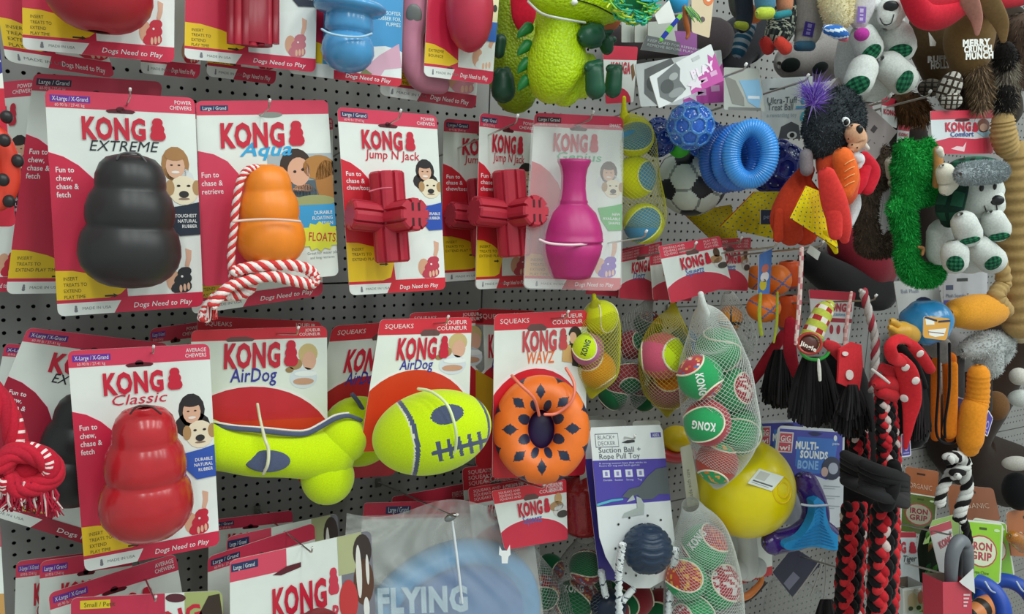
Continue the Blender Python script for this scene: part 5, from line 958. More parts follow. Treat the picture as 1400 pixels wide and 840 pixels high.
for lb, pts, cs, d in (('brown and grey striped furry tail left of the black one', [(1335, 90, 10), (1342, 120, 12), (1340, 148, 7)], ['6c5844', '54463a', '8c7860', '9c8468'], .41), ('black and grey furry tail with ringed bands', [(1375, 85, 12), (1376, 110, 12), (1374, 140, 11), (1372, 160, 7)], ['8c8478', '6c645c', 'a09888', '7c7468'], .42), ('dark brown furry tail beside the checked foot', [(1318, 100, 12), (1322, 125, 14), (1320, 145, 8)], ['3c302a', '4c4036', '2c2420'], .38), ('dark brown furry body at the top right corner', [(1395, 40, 22), (1398, 80, 20), (1395, 110, 12)], ['4c3c34', '5c4a40', '3c302c'], .38), ('reddish brown furry bundle under the long hook', [(1235, 145, 20), (1250, 150, 18), (1262, 160, 10)], ['5c4028', '4a3422', '6c4c30'], .3)):
    r = soft('furry_tail', lb, *pts[-1][:2], d); limb(r, 'tail_core', [pts], d, cs[1], furn=1100, fl=11, fc=cs, drop=1.1, mess=.35, fw=1.2)
    if 'ringed' in lb:
        for y in (78, 136): B = MB(); tp(B, [(1374, y - 8, 13), (1375, y, 15), (1374, y + 8, 13)], d + .002, '1c1a1a'); B.build('black_band', 'plush', r, True); fur(B, 500, 6 * MP(1374, y, d), MP(1374, y, d), ['1c1a1a', '282424'], 1, .5).build('band_pile', 'fur', r, stuff=True)
# comfort card and neighbours
gcard('red and white comfort card above the furry green toy', [(1272, 152), (1358, 150), (1357, 210), (1275, 211)], .4, 'd4d8dc', (('r', 0, 0, 1, .2, 'd43a50'), ('t', 'KONG', .22, .47, .2, 'c83048', .05, {'wmax': .42}), ('p', [(.66 + a * .09, .28 + b * .22) for a, b in KS], 'c83048', 4), ('t', 'Comfort', .3, .6, .12, '4c5c9c', .02, {'wmax': .38}), ('e', .84, .36, .1, .16, '8c5c50', 3), ('e', .84, .4, .06, .09, 'd8b09c', 4), ('p', [(0, .72), (.3, .62), (.7, .66), (1, .62), (1, 1), (0, 1)], 'cc3850', 3), ('p', [(.7, .48), (1, .45), (1, .6), (.85, .62)], '9cc4d8', 3), ('p', [(.3, .88), (.4, .82), (.5, .84), (.56, .72), (.52, .95), (.42, .92)], 'e8c8cc', 4), ('e', .5, .22, .12, .04, '5c2430', 3)), group=GK, cat='dog toy')
for i, (q, lb) in enumerate((([(1205, 132), (1228, 136), (1226, 175), (1206, 170)], 'narrow red topped card right under the white bear'), ([(1228, 170), (1244, 172), (1242, 198), (1226, 196)], 'tiny red topped card left of the comfort card'), ([(1182, 130), (1196, 134), (1192, 160), (1182, 150)], 'slim red card edge above the grey hang tag'))): gcard(lb, q, .3 - i * .03, 'd8dcdc', (('r', 0, 0, 1, .3, 'c83048'), ('t', 'KONG', .1, .6, .18, 'c03848', .04, {'wmax': .8})), group=GK, cat='dog toy')
# black haired puppet in lobster suit
r = soft('plush_puppet', 'black curly haired plush in orange red lobster suit with purple tuft', 1150, 335, .36)
HC = ['3c4246', '30363a', '484e52', '545c60']
limb(r, 'curly_hair', [[(1130, 150, 26), (1132, 175, 34), (1132, 190, 30)], [(1150, 140, 22), (1158, 160, 24), (1150, 185, 28)]], .37, '34393d', furn=9000, fl=4, fc=HC, drop=.1, mess=1, fw=1.6)
limb(r, 'purple_tuft', [[(1112, 125, 5), (1113, 138, 6)]], .39, '7c54c0', furn=500, fl=22, fc=['7c54c0', '9470d8', '6444a8', 'b0a0dc'], drop=-.9, mess=.6, fw=1.2)
limb(r, 'face', [[(1168, 182, 13), (1172, 192, 13), (1168, 200, 9)]], .405, 'd0a080'); eye(r, 1175, 177, 5, 6, .427, '141416'); eye(r, 1155, 167, 3.5, 4, .425, '141416', 'e4e8e8')
for x, y in ((1165, 198), (1172, 202), (1160, 190)): B = MB(); ell(B, x, y, 1.2, 1.2, snap(r, x, y, .41), '3a2820'); B.build('freckle', 'felt', r, True)
limb(r, 'tooth', [[(1180, 196, 4), (1186, 203, 3)]], .41, 'd8ccc4', 'cloth'); limb(r, 'collar', [[(1165, 210, 6), (1174, 218, 8), (1174, 226, 5)]], .4, 'dcdce0', 'cloth')
limb(r, 'lobster_suit', [[(1140, 222, 24), (1148, 245, 26), (1150, 262, 22)]], .375, 'dc5434', 'cloth'); limb(r, 'orange_front', [[(1152, 215, 14), (1158, 240, 16), (1155, 262, 12)]], .4, 'e46a30', 'cloth')
for k in range(4): stitch(r, [(1155, 225 + k * 10), (1161, 221 + k * 10), (1168, 218 + k * 10)], .7, 'e8b070', .4, 'gold_stitch')
limb(r, 'claw', [[(1180, 215, 9), (1190, 235, 13), (1186, 258, 9)], [(1184, 225, 8), (1177, 250, 8), (1174, 262, 4)]], .39, 'c82838', 'cloth', flat=.6); limb(r, 'claw', [[(1130, 240, 12), (1140, 275, 17), (1150, 310, 14), (1155, 328, 6)], [(1140, 290, 12), (1142, 320, 9)]], .41, 'd83c38', 'cloth', flat=.6)
limb(r, 'white_leg', [[(1164, 255, 8), (1168, 280, 9), (1163, 305, 5)]], .37, 'd8d8dc'); limb(r, 'grey_ear', [[(1102, 212, 9), (1103, 232, 9)]], .36, '8c8488')
c = Card([(1146, 105), (1227, 180), (1190, 228), (1110, 150)], .335, col='a89c9c', back='8c8484'); c.rr(.72, .25, .78, .4, '50484c', 1)
for k in range(4): c.rr(.55 + k * .08, .55, .56 + k * .08, .8, '7c7074', 1)
for u, v in ((.9, .3), (.86, .55), (.8, .75)): c.el(u, v, .012, .012, '504448', 1)
carded('large greyish pink hang tag behind the curly haired plush', c, 'hang_tag', 'tag', None)
# bandanas
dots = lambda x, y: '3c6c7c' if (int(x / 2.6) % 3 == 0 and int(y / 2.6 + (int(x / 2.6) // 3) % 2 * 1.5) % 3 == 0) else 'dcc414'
r = soft('bandana', 'orange red cloth bandana with yellow dotted corner', 1110, 345, .36, 'cloth toy', None)
limb(r, 'cloth_fold', [[(1104, 232, 10), (1085, 265, 18), (1075, 300, 22), (1082, 322, 16)], [(1095, 240, 8), (1105, 285, 24), (1100, 318, 18)], [(1065, 290, 6), (1064, 325, 7)]], .34, 'b83c24', 'cloth', flat=.45)
def dotted(parent, poly, d, dark=False, nm='dotted_corner', N=34):
    B = MB(); (x0, y0), (x1, y1), (x2, y2), (x3, y3) = poly; vs = []; fs = []; cs = []
    for j in range(N + 1):
        for i in range(N + 1): u, v = i / N, j / N; vs.append(P((x0 * (1 - u) + x1 * u) * (1 - v) + (x3 * (1 - u) + x2 * u) * v, (y0 * (1 - u) + y1 * u) * (1 - v) + (y3 * (1 - u) + y2 * u) * v, d + .006 * math.sin(u * 5) * math.sin(v * 4)))
    for j in range(N):
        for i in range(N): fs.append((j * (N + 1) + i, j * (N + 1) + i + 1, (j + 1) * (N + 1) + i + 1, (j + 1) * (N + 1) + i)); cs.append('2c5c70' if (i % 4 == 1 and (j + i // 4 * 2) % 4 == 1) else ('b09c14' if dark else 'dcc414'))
    m0 = len(vs); vs += [p + Vector((0, .002, 0)) for p in vs[:m0]]; nf = len(fs); fs += [tuple(m0 + q for q in f) for f in fs[:nf]]; cs += ['b83c24'] * nf
    B.add(vs, fs, cs); B.build(nm, 'cloth', parent)
dotted(r, [(1102, 254), (1127, 264), (1146, 340), (1080, 298)], .385); limb(r, 'yellow_tip', [[(1128, 320, 7), (1138, 332, 6), (1143, 345, 3)]], .385, 'dcc414', 'cloth', flat=.4)
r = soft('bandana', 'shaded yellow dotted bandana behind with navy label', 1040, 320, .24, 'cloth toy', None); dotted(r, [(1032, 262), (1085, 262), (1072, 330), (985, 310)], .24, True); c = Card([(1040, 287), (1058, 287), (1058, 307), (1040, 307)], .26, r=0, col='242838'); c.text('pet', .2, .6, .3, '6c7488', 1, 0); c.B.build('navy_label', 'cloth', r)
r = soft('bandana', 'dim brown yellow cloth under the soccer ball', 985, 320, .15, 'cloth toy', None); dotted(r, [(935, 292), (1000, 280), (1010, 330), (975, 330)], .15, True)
# brown fuzzy, maroon
FB = ['54483e', '60544a', '4a3e36', '6c5e52']
r = soft('plush_otter', 'brown fuzzy plush with cream muzzle beside the lobster suit', 1195, 352, .33); limb(r, 'fuzzy_body', [[(1205, 208, 11), (1202, 238, 15), (1188, 262, 15), (1184, 300, 14), (1188, 332, 18)], [(1192, 337, 15), (1214, 337, 13), (1219, 326, 10)], [(1192, 250, 12), (1212, 248, 9)]], .33, '54483e', furn=7000, fl=5, fc=FB, drop=.7, fw=1.4); limb(r, 'cream_muzzle', [[(1218, 222, 8), (1222, 238, 10)], [(1225, 246, 7), (1220, 250, 6)]], .36, 'c8c0b0')
for lb, x, y, d, cl in (('maroon plush bottom below the brown fuzzy toy', 1180, 362, .24, '701c28'), ('added very dark filler plush at the right edge behind the corduroy', 1405, 300, .15, '1c1816')):
    d = .05; r = soft('background_plush', lb, x, y + 40, d, group='shadowed plush toys at the back'); limb(r, 'body', [[(x - 22, y - 25, 26), (x, y, 34), (x + 18, y + 10, 26)], [(x, y, 30), (x + 5, y + 28, 20)]], d, cl)  # the right-edge one is added; its near-black colour fills a shaded gap
for lb, pts, d, cl in (('added charcoal filler plush behind the dark hanging legs', [(1040, 40, 30), (1010, 60, 34), (1000, 85, 24)], .16, '2c2c30'), ('added dark filler plush behind red polka rope cluster', [(1150, 500, 26), (1165, 560, 30), (1175, 640, 30), (1180, 720, 26)], .14, '181416'), ('added black filler plush behind the dark fringed polka strap', [(1250, 470, 30), (1250, 540, 32), (1245, 590, 24)], .14, '161416'), ('added dark filler plush behind the grey dog photo cards', [(850, 60, 24), (910, 50, 28), (975, 55, 30)], .09, '3a3234'), ('added dark filler plush behind the furry tails', [(1370, 40, 34), (1340, 90, 38), (1365, 150, 30)], .22, '30261e'), ('added dark filler plush between green toy and white bear', [(1240, 180, 24), (1262, 290, 26), (1262, 360, 24)], .2, '241e1c'), ('added black filler plush between bandana and red card', [(1110, 360, 20), (1150, 385, 26), (1200, 400, 26)], .12, '201e20'), ('added dark brown filler plush behind the orange boots', [(1375, 470, 34), (1340, 540, 40), (1310, 610, 40), (1380, 650, 44)], .12, '2a1e18')):
    d = .055; r = soft('background_plush', lb, *pts[-1][:2], d, group='shadowed plush toys at the back'); limb(r, 'body', [pts], d, cl)  # added plush; dark colours stand in for shade in the gaps between toys
# green gator
FG = ['269a44', '1c8838', '30b050', '187430', '3cc060']
r = soft('plush_gator', 'long pile bright green plush gator with peach and white snout', 1250, 395, .4)
limb(r, 'green_body', [[(1238, 202, 13), (1245, 225, 24), (1240, 262, 17), (1234, 290, 17), (1240, 325, 14), (1240, 355, 15), (1252, 374, 16), (1275, 376, 14), (1284, 362, 9)], [(1268, 198, 10), (1267, 228, 17), (1262, 250, 14)], [(1222, 284, 10), (1248, 270, 14), (1280, 268, 9), (1288, 274, 7)]], .4, '1c8434', n=7, furn=16000, fl=5, fc=FG, drop=.6, fw=1.4)
limb(r, 'peach_cheek', [[(1281, 205, 5), (1283, 230, 7), (1281, 252, 6)]], .425, 'b88450'); limb(r, 'white_snout', [[(1292, 235, 12), (1297, 248, 14), (1294, 258, 10)], [(1284, 205, 5), (1287, 212, 4)]], .442, 'd8d4c4', 'felt')
limb(r, 'ring_loop', [[(1256, 338, 2), (1262, 340, 2.5), (1261, 348, 2)]], .42, '9c6c3c', 'rubber')
# white bear with plaid hat
W2 = 'ccd0cc'; r = soft('plush_bear', 'white plush bear in green plaid trapper hat with furry brim', 1330, 375, .42)
limb(r, 'body', [[(1320, 290, 26), (1318, 325, 34), (1325, 345, 30)], [(1290, 320, 22), (1285, 345, 18)]], .42, 'c4c8c4'); limb(r, 'head', [[(1335, 240, 24), (1340, 265, 30), (1345, 278, 22)]], .445, W2); limb(r, 'muzzle', [[(1355, 272, 16), (1358, 282, 15)]], .46, 'd4d8d4')
eye(r, 1363, 274, 9, 7, .484); eye(r, 1342, 257, 3, 5, .482); eye(r, 1360, 255, 2.6, 5, .478); stitch(r, [(1346, 282), (1350, 292), (1358, 295), (1363, 288), (1362, 280)], .8, '3c3434', .47)
pl = plaid('1c4c3a', '12241e', '20604a', 5)
B = MB(); ell(B, 1334, 228, 34, 14, .445, 0, colfn=pl, nu=50, nv=30, rz=26); B.build('hat_crown', 'cloth', r, True)
B = MB(); tp(B, [(1314, 235, 12), (1305, 260, 17), (1298, 285, 18), (1298, 300, 12)], .44, 0, n=8, seg=40, flat=.5, colfn=lambda a, b, p: '142c24' if int(a * 10) % 3 == 0 or int(b * 20) % 4 == 0 else '1e4a38'); B.build('ear_flap', 'cloth', r, True)
limb(r, 'furry_brim', [[(1320, 238, 14), (1342, 236, 15), (1364, 235, 14)]], .472, '9ca4a8', furn=6000, fl=3, fc=['9ca4a8', 'a8b0b4', '949ca0'], drop=.1, fw=1.4)
limb(r, 'arm', [[(1318, 305, 17), (1324, 320, 18)]], .462, W2); pad(r, 1326, 329, 13, 5, .482, 18); limb(r, 'arm', [[(1358, 300, 15), (1364, 314, 17)]], .465, W2); pad(r, 1366, 324, 13, 6, .482, 12)
limb(r, 'leg', [[(1305, 345, 18), (1306, 358, 17)]], .455, W2); pad(r, 1306, 361, 11, 12, .478); limb(r, 'leg', [[(1340, 340, 18), (1356, 356, 19)]], .455, W2); pad(r, 1358, 360, 11, 13, .48)
# corduroy
r = soft('corduroy_toy', 'tan wide-wale corduroy plush at the right edge', 1390, 445, .4)
def cord_limb(nm, pts, d, n=40):
    B = MB(); q = cr([(p[0], p[1], p[2]) for p in pts], 16); q = [(x, y, w * (1 + .09 * math.sin(i * 1.5))) for i, (x, y, w) in enumerate(q)]; tp(B, q, d, 'a88c5c', n=1, seg=24); B.build(nm, 'cloth', r, True)
cord_limb('body', [(1392, 210, 18), (1392, 260, 24), (1392, 320, 24), (1392, 380, 24), (1395, 440, 22)], .4); cord_limb('head', [(1371, 165, 14), (1372, 185, 16), (1378, 205, 14)], .42); cord_limb('tail', [(1365, 350, 9), (1372, 385, 10), (1362, 405, 11), (1375, 425, 10)], .41)
for lb, x, y, rx, ry, cl in (('white plush paw at right edge above the black one', 1393, 515, 12, 12, 'c8c4bc'), ('white plush foot at right edge beside black patch', 1396, 545, 16, 12, 'c8ccc8'), ('brown plush ball in shadow right of orange boots', 1362, 555, 16, 20, '6c4c30'), ('pale plush foot at right edge low', 1390, 634, 18, 10, 'bcb8b0'), ('black round plush at right edge', 1392, 672, 20, 26, '18181a'), ('cream plush cuff at right edge under corduroy', 1396, 450, 14, 20, 'b8a888')):
    r = soft('plush_paw', lb, x, y + ry, .34, group='plush paws at the right edge'); B = MB(); ell(B, x, y, rx, ry, .34, cl); B.build('paw_body', 'plush', r, True)
# cards under gator
gcard('white card with navy circle under the gator', [(1222, 385), (1282, 382), (1292, 440), (1230, 440)], .3, 'd0d4d4', (('t', 'Ball Plush', .12, .3, .1, '8c94ac', 0, {'wmax': .4}), ('e', .6, .75, .28, .35, '1c2448')))
gcard('white and purple card with small blue badge under the white bear', [(1290, 375), (1350, 372), (1350, 430), (1290, 430)], .32, 'b8b8bc', (('r', .05, .28, .22, .4, '3c4464'), ('t', 'Plush Squeaky Toy', .05, .58, .09, '50546c', 0, {'wmax': .6}), ('r', 0, .65, 1, 1, '50449c'), ('r', .3, .12, .55, .2, '282828')))
# blue squeaker with beak
r = soft('squeaky_bird', 'blue grinning squeaky head with orange yellow hand at left', 1265, 475, .4, 'dog toy', None)
B = MB(); ell(B, 1266, 441, 34, 31, .4, '2c84bc', nu=36, nv=26, disp=lambda l: .03 * math.sin(l[0] * 7 + l[1] * 5)); B.build('head', 'shiny_rubber', r, True)
limb(r, 'yellow_hand', [[(1244, 458, 14), (1232, 455, 16)], [(1232, 448, 6), (1220, 440, 5)], [(1228, 456, 6), (1217, 448, 4)]], .4, 'dca840', 'rubber')
c = Card([(1263, 432), (1300, 436), (1294, 466), (1262, 462)], .445, r=.15, col='d89c3c'); c.ink([(.05, .1), (.4, .2), (.42, .35), (.1, .4)], 'e4e4dc', 1); c.ink([(.2, .62), (.9, .45), (.85, .8), (.5, .9), (.25, .85)], 'e4e4dc', 1); c.rr(.2, .68, .85, .72, '8c5c50', 2); c.ink([(0, 0), (.5, .12), (.5, .2), (0, .1)], '1c2c48', 2); c.ink([(.55, .15), (1, .05), (1, .14), (.55, .24)], '1c2c48', 2); c.B.build('painted_grin', 'printed_card', r)
r = soft('orange_plush', 'orange oval plush end right of the blue squeaky head', 1335, 452, .4); limb(r, 'body', [[(1310, 428, 20), (1335, 427, 25), (1355, 425, 22)]], .4, 'd89430'); limb(r, 'red_edge', [[(1358, 415, 16), (1362, 428, 16)]], .385, 'c05040', flat=.5)
r = soft('white_plush_bone', 'fluffy light grey bone shaped plush over the orange boots', 1350, 510, .38); limb(r, 'fluffy_body', [[(1322, 478, 12), (1345, 472, 18), (1372, 468, 15)], [(1350, 475, 20), (1352, 500, 18)], [(1375, 478, 12), (1372, 490, 9)]], .38, 'b0b4b4', furn=3000, fl=3, fc=['b4b8b8', 'c4c8c8', 'a0a4a4'], drop=.3, fw=1.4)
r = soft('grey_plush', 'flat grey plush behind the blue squeaky head', 1290, 500, .3); limb(r, 'body', [[(1285, 470, 22), (1310, 480, 22), (1318, 495, 14)]], .3, '888484')
for i, (lb, x, d, w) in enumerate((('shaded narrow orange boot leftmost of the loops', 1279, .33, 6), ('black edged orange strap loop with rounded toe', 1301, .39, 9))):
    r = soft('orange_boot', lb, x, 605, d, group='orange plush boots'); limb(r, 'orange_panel', [[(x - 3 * i, 490 + 5 * (1 - i), w), (x - 2 * i, 540, w), (x + i, 598, w + i)]], d, 'c8641c', 'cloth', flat=.4)
    if i: limb(r, 'orange_front', [[(1303, 500, 6), (1302, 545, 7), (1298, 592, 9)]], d + .012, 'dc7c20', 'cloth', flat=.4); limb(r, 'grey_top', [[(1291, 470, 8), (1291, 490, 8)]], d + .006, '8c8480', 'cloth', flat=.4); B = MB(); tp(B, [(1283, 470, 1.8), (1283, 530, 1.8), (1280, 590, 1.8), (1292, 606, 1.8), (1308, 600, 1.8), (1306, 560, 1.8)], d + .014, '18161a'); tp(B, [(1298, 470, 1.8), (1298, 530, 1.8), (1292, 575, 1.8), (1292, 598, 1.8)], d + .016, '18161a'); B.build('black_piping', 'cloth', r, True)
r = soft('orange_boot', 'front plain orange boot with ribbed upper', 1328, 626, .42, group='orange plush boots')
q = cr([(1338, 512, 14), (1336, 545, 15), (1330, 565, 17), (1326, 600, 17), (1325, 612, 13)], 14); q = [(x, y, w * (1 + (.05 * math.sin(i * 2.2) if y < 552 else 0))) for i, (x, y, w) in enumerate(q)]
B = MB(); tp(B, q, .42, 'e08c28', n=1, seg=24); B.build('boot_body', 'cloth', r, True)
r = soft('zip_strap', 'dark grey webbing straps behind the front orange boot', 1313, 545, .37, 'strap', None)
for pts in ([(1312, 492, 6), (1312, 545, 6)], [(1351, 515, 5), (1351, 560, 5)]): limb(r, 'webbing', [pts], .37, '4c4a4c', 'cloth', flat=.25, n=2)
for q, lb in (([(1308, 542), (1321, 546), (1320, 578), (1305, 574)], 'small purple tag left of the front orange boot'), ([(1351, 560), (1358, 572), (1350, 598), (1341, 590)], 'small purple tag right of the front orange boot'), ([(1232, 594), (1244, 592), (1246, 624), (1232, 626)], 'small purple tag below the polka strap')):
    c = Card(q, .4, col='dcd8e8', r=.08); c.rr(.1, .06, .9, .94, '4c3c98', 1); c.el(.5, .55, .22, .2, 'a49cd8', 2); c.el(.5, .55, .13, .12, '4c3c98', 3); c.rr(.2, .8, .8, .86, 'a49cd8', 2); carded(lb, c, 'hang_tag', 'tag', 'small purple hang tags')
# ------------------------------------------------------------------ orange balls with blue header
ob = lambda l: '5c6c9c' if abs(l[0] * .5 + l[1] * .8) < .05 or abs(l[0] * .6 - l[1] * .55 - .35) < .045 else 'e87420'
for lb, x, y, rx, ry, d in (('upper orange ball with blue lines', 1062, 383, 20, 21, .27), ('lower left orange ball with blue lines', 1044, 421, 23, 20, .28), ('shaded orange ball at upper left of the orange group', 1033, 380, 15, 17, .19)): r = thing('striped_ball', lb, 'ball', P(x, y + ry, d), 'orange balls with blue lines'); B = MB(); ell(B, x, y, rx, ry, d, 0, nu=60, nv=44, colfn=ob); B.build('ball_cover', 'rubber', r, True)
for lb, y, h in (('upper orange barrel toy beside the striped balls', 376, 19), ('lower orange barrel toy beside the striped balls', 428, 24)):
    r = thing('barrel_toy', lb, 'dog toy', P(1079, y + h, .24), 'orange barrel toys'); B = MB(); lathe(B, (1079, y - h), (1079, y + h), .24, [(0, 6), (.04, 13), (.2, 15), (.6, 15), (.85, 15), (.96, 13), (1, 5)], 'e85820', 26, colfn=lambda a, b, p: '8c5c6c' if .62 < a < .7 else 'e85820'); B.build('barrel_body', 'rubber', r, True)
gcard('blue bagged header with cartoon print above the orange balls', [(1038, 348), (1056, 340), (1052, 402), (1036, 402)], .3, '4c78c0', (('e', .5, .4, .3, .1, 'c86c5c'), ('e', .5, .6, .35, .12, 'e0d8dc'), ('e', .4, .78, .3, .14, 'c8b430')))
for lb, pts in (('long yellow green strap hanging under the lower left orange ball', [(1040, 402, 2), (1038, 430, 2.5), (1041, 458, 2.5)]), ('thin yellow strap under the lower orange barrel', [(1063, 400, 1.5), (1062, 440, 2), (1058, 468, 1.5)])): r = thing('strap', lb, 'strap', P(*pts[-1][:2], .3), 'yellow straps'); limb(r, 'strap_band', [pts], .305, 'a8b03c', 'cloth', flat=.4)
hook(1063, 330, .33, 'metal peg hook above the blue bagged header', up=9); hook(1126, 330, .35, 'metal peg hook below the orange bandana', up=8); hook(1198, 404, .38, 'metal peg hook beside the candy striped rope', up=8)
c = Card([(1108, 335), (1122, 345), (1118, 356), (1103, 345)], .35, col='b8b8b0'); carded('small crumpled white price tag below the bandana', c, 'hang_tag', 'tag', None)
# holiday card with treat cone, straps
gcard('red and white card with droplet pattern behind the candy roll', [(1106, 396), (1170, 400), (1160, 470), (1112, 468)], .3, 'd8d4d4', (('r', 0, 0, 1, .17, 'c83048'), ('t', 'KONG', .35, .38, .15, 'b83040', .05, {'wmax': .48}), ('p', [(.86 + a * .1, .22 + b * .17) for a, b in KS], 'b83040', 4), ('t', 'Occasions', .42, .47, .07, '4c8cb0', .01, {'wmax': .4}), ('r', .3, .52, 1, .6, 'a82438'), ('e', .5, .74, .05, .09, 'a82438'), ('e', .68, .74, .05, .09, 'a82438'), ('e', .86, .74, .05, .09, 'a82438'), ('e', .42, .95, .05, .05, 'a82438'), ('e', .9, .93, .05, .05, 'a82438')), group=GK, cat='dog toy')
r = soft('holiday_squeaker', 'rolled red and green patterned squeaker with two plastic rings', 1113, 495, .36, 'dog toy', None)
B = MB(); tp(B, [(1133, 418, 8), (1127, 425, 13), (1118, 442, 14), (1110, 460, 15), (1106, 470, 15)], .36, 0, n=9, seg=36, colfn=lambda a, b, p: ('b4bc4c', 'a83034', 'b4bc4c', 'e0d8cc')[(int(a * 12) + int(b * 16) // 2 * 2) % 4]); B.build('patterned_roll', 'cloth', r, True)
def hoop(nm, x, y, rx, ry, d, w, col): A = axes(x, y); c = P(x, y, d); s = MP(x, y, d); B = MB(); tube(B, [c + (A[0] * math.cos(2 * pi * i / 40) * rx + A[1] * math.sin(2 * pi * i / 40) * ry) * s for i in range(40)], [w * s] * 40, col, seg=10, close=True); B.build(nm, 'plastic', r, True)
hoop('green_ring', 1114, 478, 18, 14, .375, 2.4, '2c9c3c'); hoop('red_ring', 1107, 470, 15, 14, .385, 2.2, 'a8382c'); B = MB(); ell(B, 1106, 470, 13, 12, .382, '5c2c24', rz=4); B.build('round_label', 'printed_card', r, True)
c = Card([(1094, 462), (1118, 466), (1116, 482), (1094, 478)], .393, r=0); c.B = MB(); c.text('Jingle', 0, .6, .4, 'e8e0d4', 1, .03, wmax=1, rot=-15); c.B.build('label_word', 'printed_card', r)
def strap(lb, pts, d, cols, w=1, nm='striped_strap'):
    r = thing(nm, lb, 'strap', P(*pts[-1][:2], d), 'striped hanging straps'); B = MB(); tp(B, pts, d, 0, n=10, seg=12, flat=.5, colfn=lambda a, b, p: cols[int(a * 30 + b * 2) % len(cols)]); B.build('strap_band', 'cloth', r, True)
strap('pink and white strap left of the candy roll', [(1096, 340, 3), (1093, 410, 3), (1088, 470, 2.5)], .38, ['d8b8b0', 'c07078', 'd8c4bc'], 1); strap('thin pale strap on the droplet card', [(1164, 400, 2), (1158, 440, 2.5), (1153, 488, 2.5)], .37, ['d4b4b0', 'c8908c']); strap('pale folded strap hanging at red polka fabric', [(1119, 492, 1.5), (1120, 505, 2.5), (1121, 520, 2)], .4, ['d8d4cc'])
r = thing('candy_cane_rope', 'red and white candy striped rope beside the blue head', 'rope', P(1196, 536, .38), 'rope toys'); rope(r, [(1180, 398), (1188, 430), (1196, 462), (1196, 500), (1193, 535)], .38, 6, ['ccc4c0', 'c0b8b4', 'a83c48'], 3, 4, 'striped_rope')
# polka rope toys
def frayed(parent, cx, y0, y1, w, d, cols, n=220, name='frayed_tassel', sp=1.25, wd=1.6):
    B = MB()
    for k in range(n):
        a = (R() - .5) * 2; x = cx + a * w; e = R(); y = y0 + (y1 - y0) * (.75 + .25 * e) * (1 - .15 * a * a); tp(B, [(x * .5 + cx * .5, y0, wd), (x, (y0 + y) / 2, wd), (cx + (x - cx) * sp + (R() - .5) * 6, y, wd * .7)], d + (R() - .3) * .03 * (1 - a * a), random.choice(cols), n=2, seg=4)
    return B.build(name, 'cord', parent, stuff=True)
BK = ['1c1a1c', '242224', '161416', '302c2e']
RPc = ['b8242c', 'c83038', '1c1416', '241a1c']
def braid(parent, path, d, rad, name='braided_rope', n=10, dots=True):
    q = cr([(p[0], p[1], rad if len(p) < 3 else p[2]) for p in path], n); m = len(q); L = sum(math.dist(q[i][:2], q[i + 1][:2]) for i in range(m - 1)); N = int(L / (rad * .33)); 
    cum = [0]
    for i in range(m - 1): cum.append(cum[-1] + math.dist(q[i][:2], q[i + 1][:2]))
    def at(s_):
        for i in range(m - 1):
            if cum[i + 1] >= s_: t = (s_ - cum[i]) / max(cum[i + 1] - cum[i], 1e-6); return [q[i][k] * (1 - t) + q[i + 1][k] * t for k in range(3)] + [math.atan2(q[i + 1][0] - q[i][0], q[i + 1][1] - q[i][1])]
        return list(q[-1]) + [0]
    for colset, cl, nm in ((0, 'b8262e', 'red_strands'), (1, '1a1618', 'black_strands')):
        B = MB()
        for k in range(N):
            x, y, w, an = at(L * (k + .5) / N)
            for j in range(8):
                if (j + k // 2) % 2 != colset: continue
                a = 2 * pi * (j / 8) + k * .4; ca, sa = math.cos(a), math.sin(a); ox = ca * w * .55
                if sa < -.5: continue
                tint = random.choice(['b8262e', 'c42e34', 'a81e28', 'b8262e']) if cl == 'b8262e' else cl
                if cl == 'b8262e' and dots and R() < .14: tint = 'c8b4b0'
                sd = 1 if j % 2 else -1
                ell(B, x + ox * math.cos(an), y - ox * math.sin(an), w * .28, w * .42, d + sa * w * .55 * MP(x, y, d), tint, rot=math.degrees(an) + 32 * sd, rz=w * .3, nu=8, nv=6)
        B.build(nm, 'cloth', parent, True, stuff=True)
r = soft('polka_rope_toy', 'large red and black fleece braid with thick black knot', 1210, 840, .42, 'rope toy', 'rope toys')
braid(r, [(1210, 530, 17), (1212, 570, 19), (1215, 620, 20), (1215, 650, 20)], .42, 20); braid(r, [(1210, 690, 23), (1210, 730, 25), (1208, 780, 26), (1206, 860, 26)], .42, 25)
def wrap(parent, pts, d, nm='black_knot'): 
    B = MB()
    for k in range(6):
        o = (k - 2.5) * 7; tp(B, [(x, y + o * (1 - .0 * i), w, .012 * math.sin(pi * i / (len(pts) - 1)) + .006 * math.cos(k)) for i, (x, y, w) in enumerate(pts)], d, random.choice(BK), n=5, seg=8)
    B.build(nm, 'cord', parent, True)
wrap(r, [(1180, 652, 7), (1200, 660, 8), (1225, 668, 8), (1238, 672, 7)], .45); limb(r, 'black_strap', [[(1212, 690, 11), (1214, 668, 15), (1222, 650, 11), (1222, 636, 9)]], .46, '181618', 'cord', flat=.7)
r = soft('polka_rope_toy', 'second red and black fleece braid left of the large one', 1170, 840, .36, 'rope toy', 'rope toys'); braid(r, [(1172, 590, 17), (1175, 620, 18), (1174, 645, 18)], .36, 18); braid(r, [(1168, 690, 21), (1166, 740, 23), (1162, 790, 24), (1160, 860, 24)], .36, 23); wrap(r, [(1155, 640, 7), (1172, 648, 8), (1190, 655, 8)], .405)
frayed(r, 1165, 530, 600, 20, .385, BK, 160)
r = soft('fleece_tassel', 'black fringed tassel hanging below the holiday squeaker', 1112, 590, .34, 'rope toy', 'black fleece tassels'); frayed(r, 1112, 490, 585, 28, .34, BK, 320, wd=2.2)
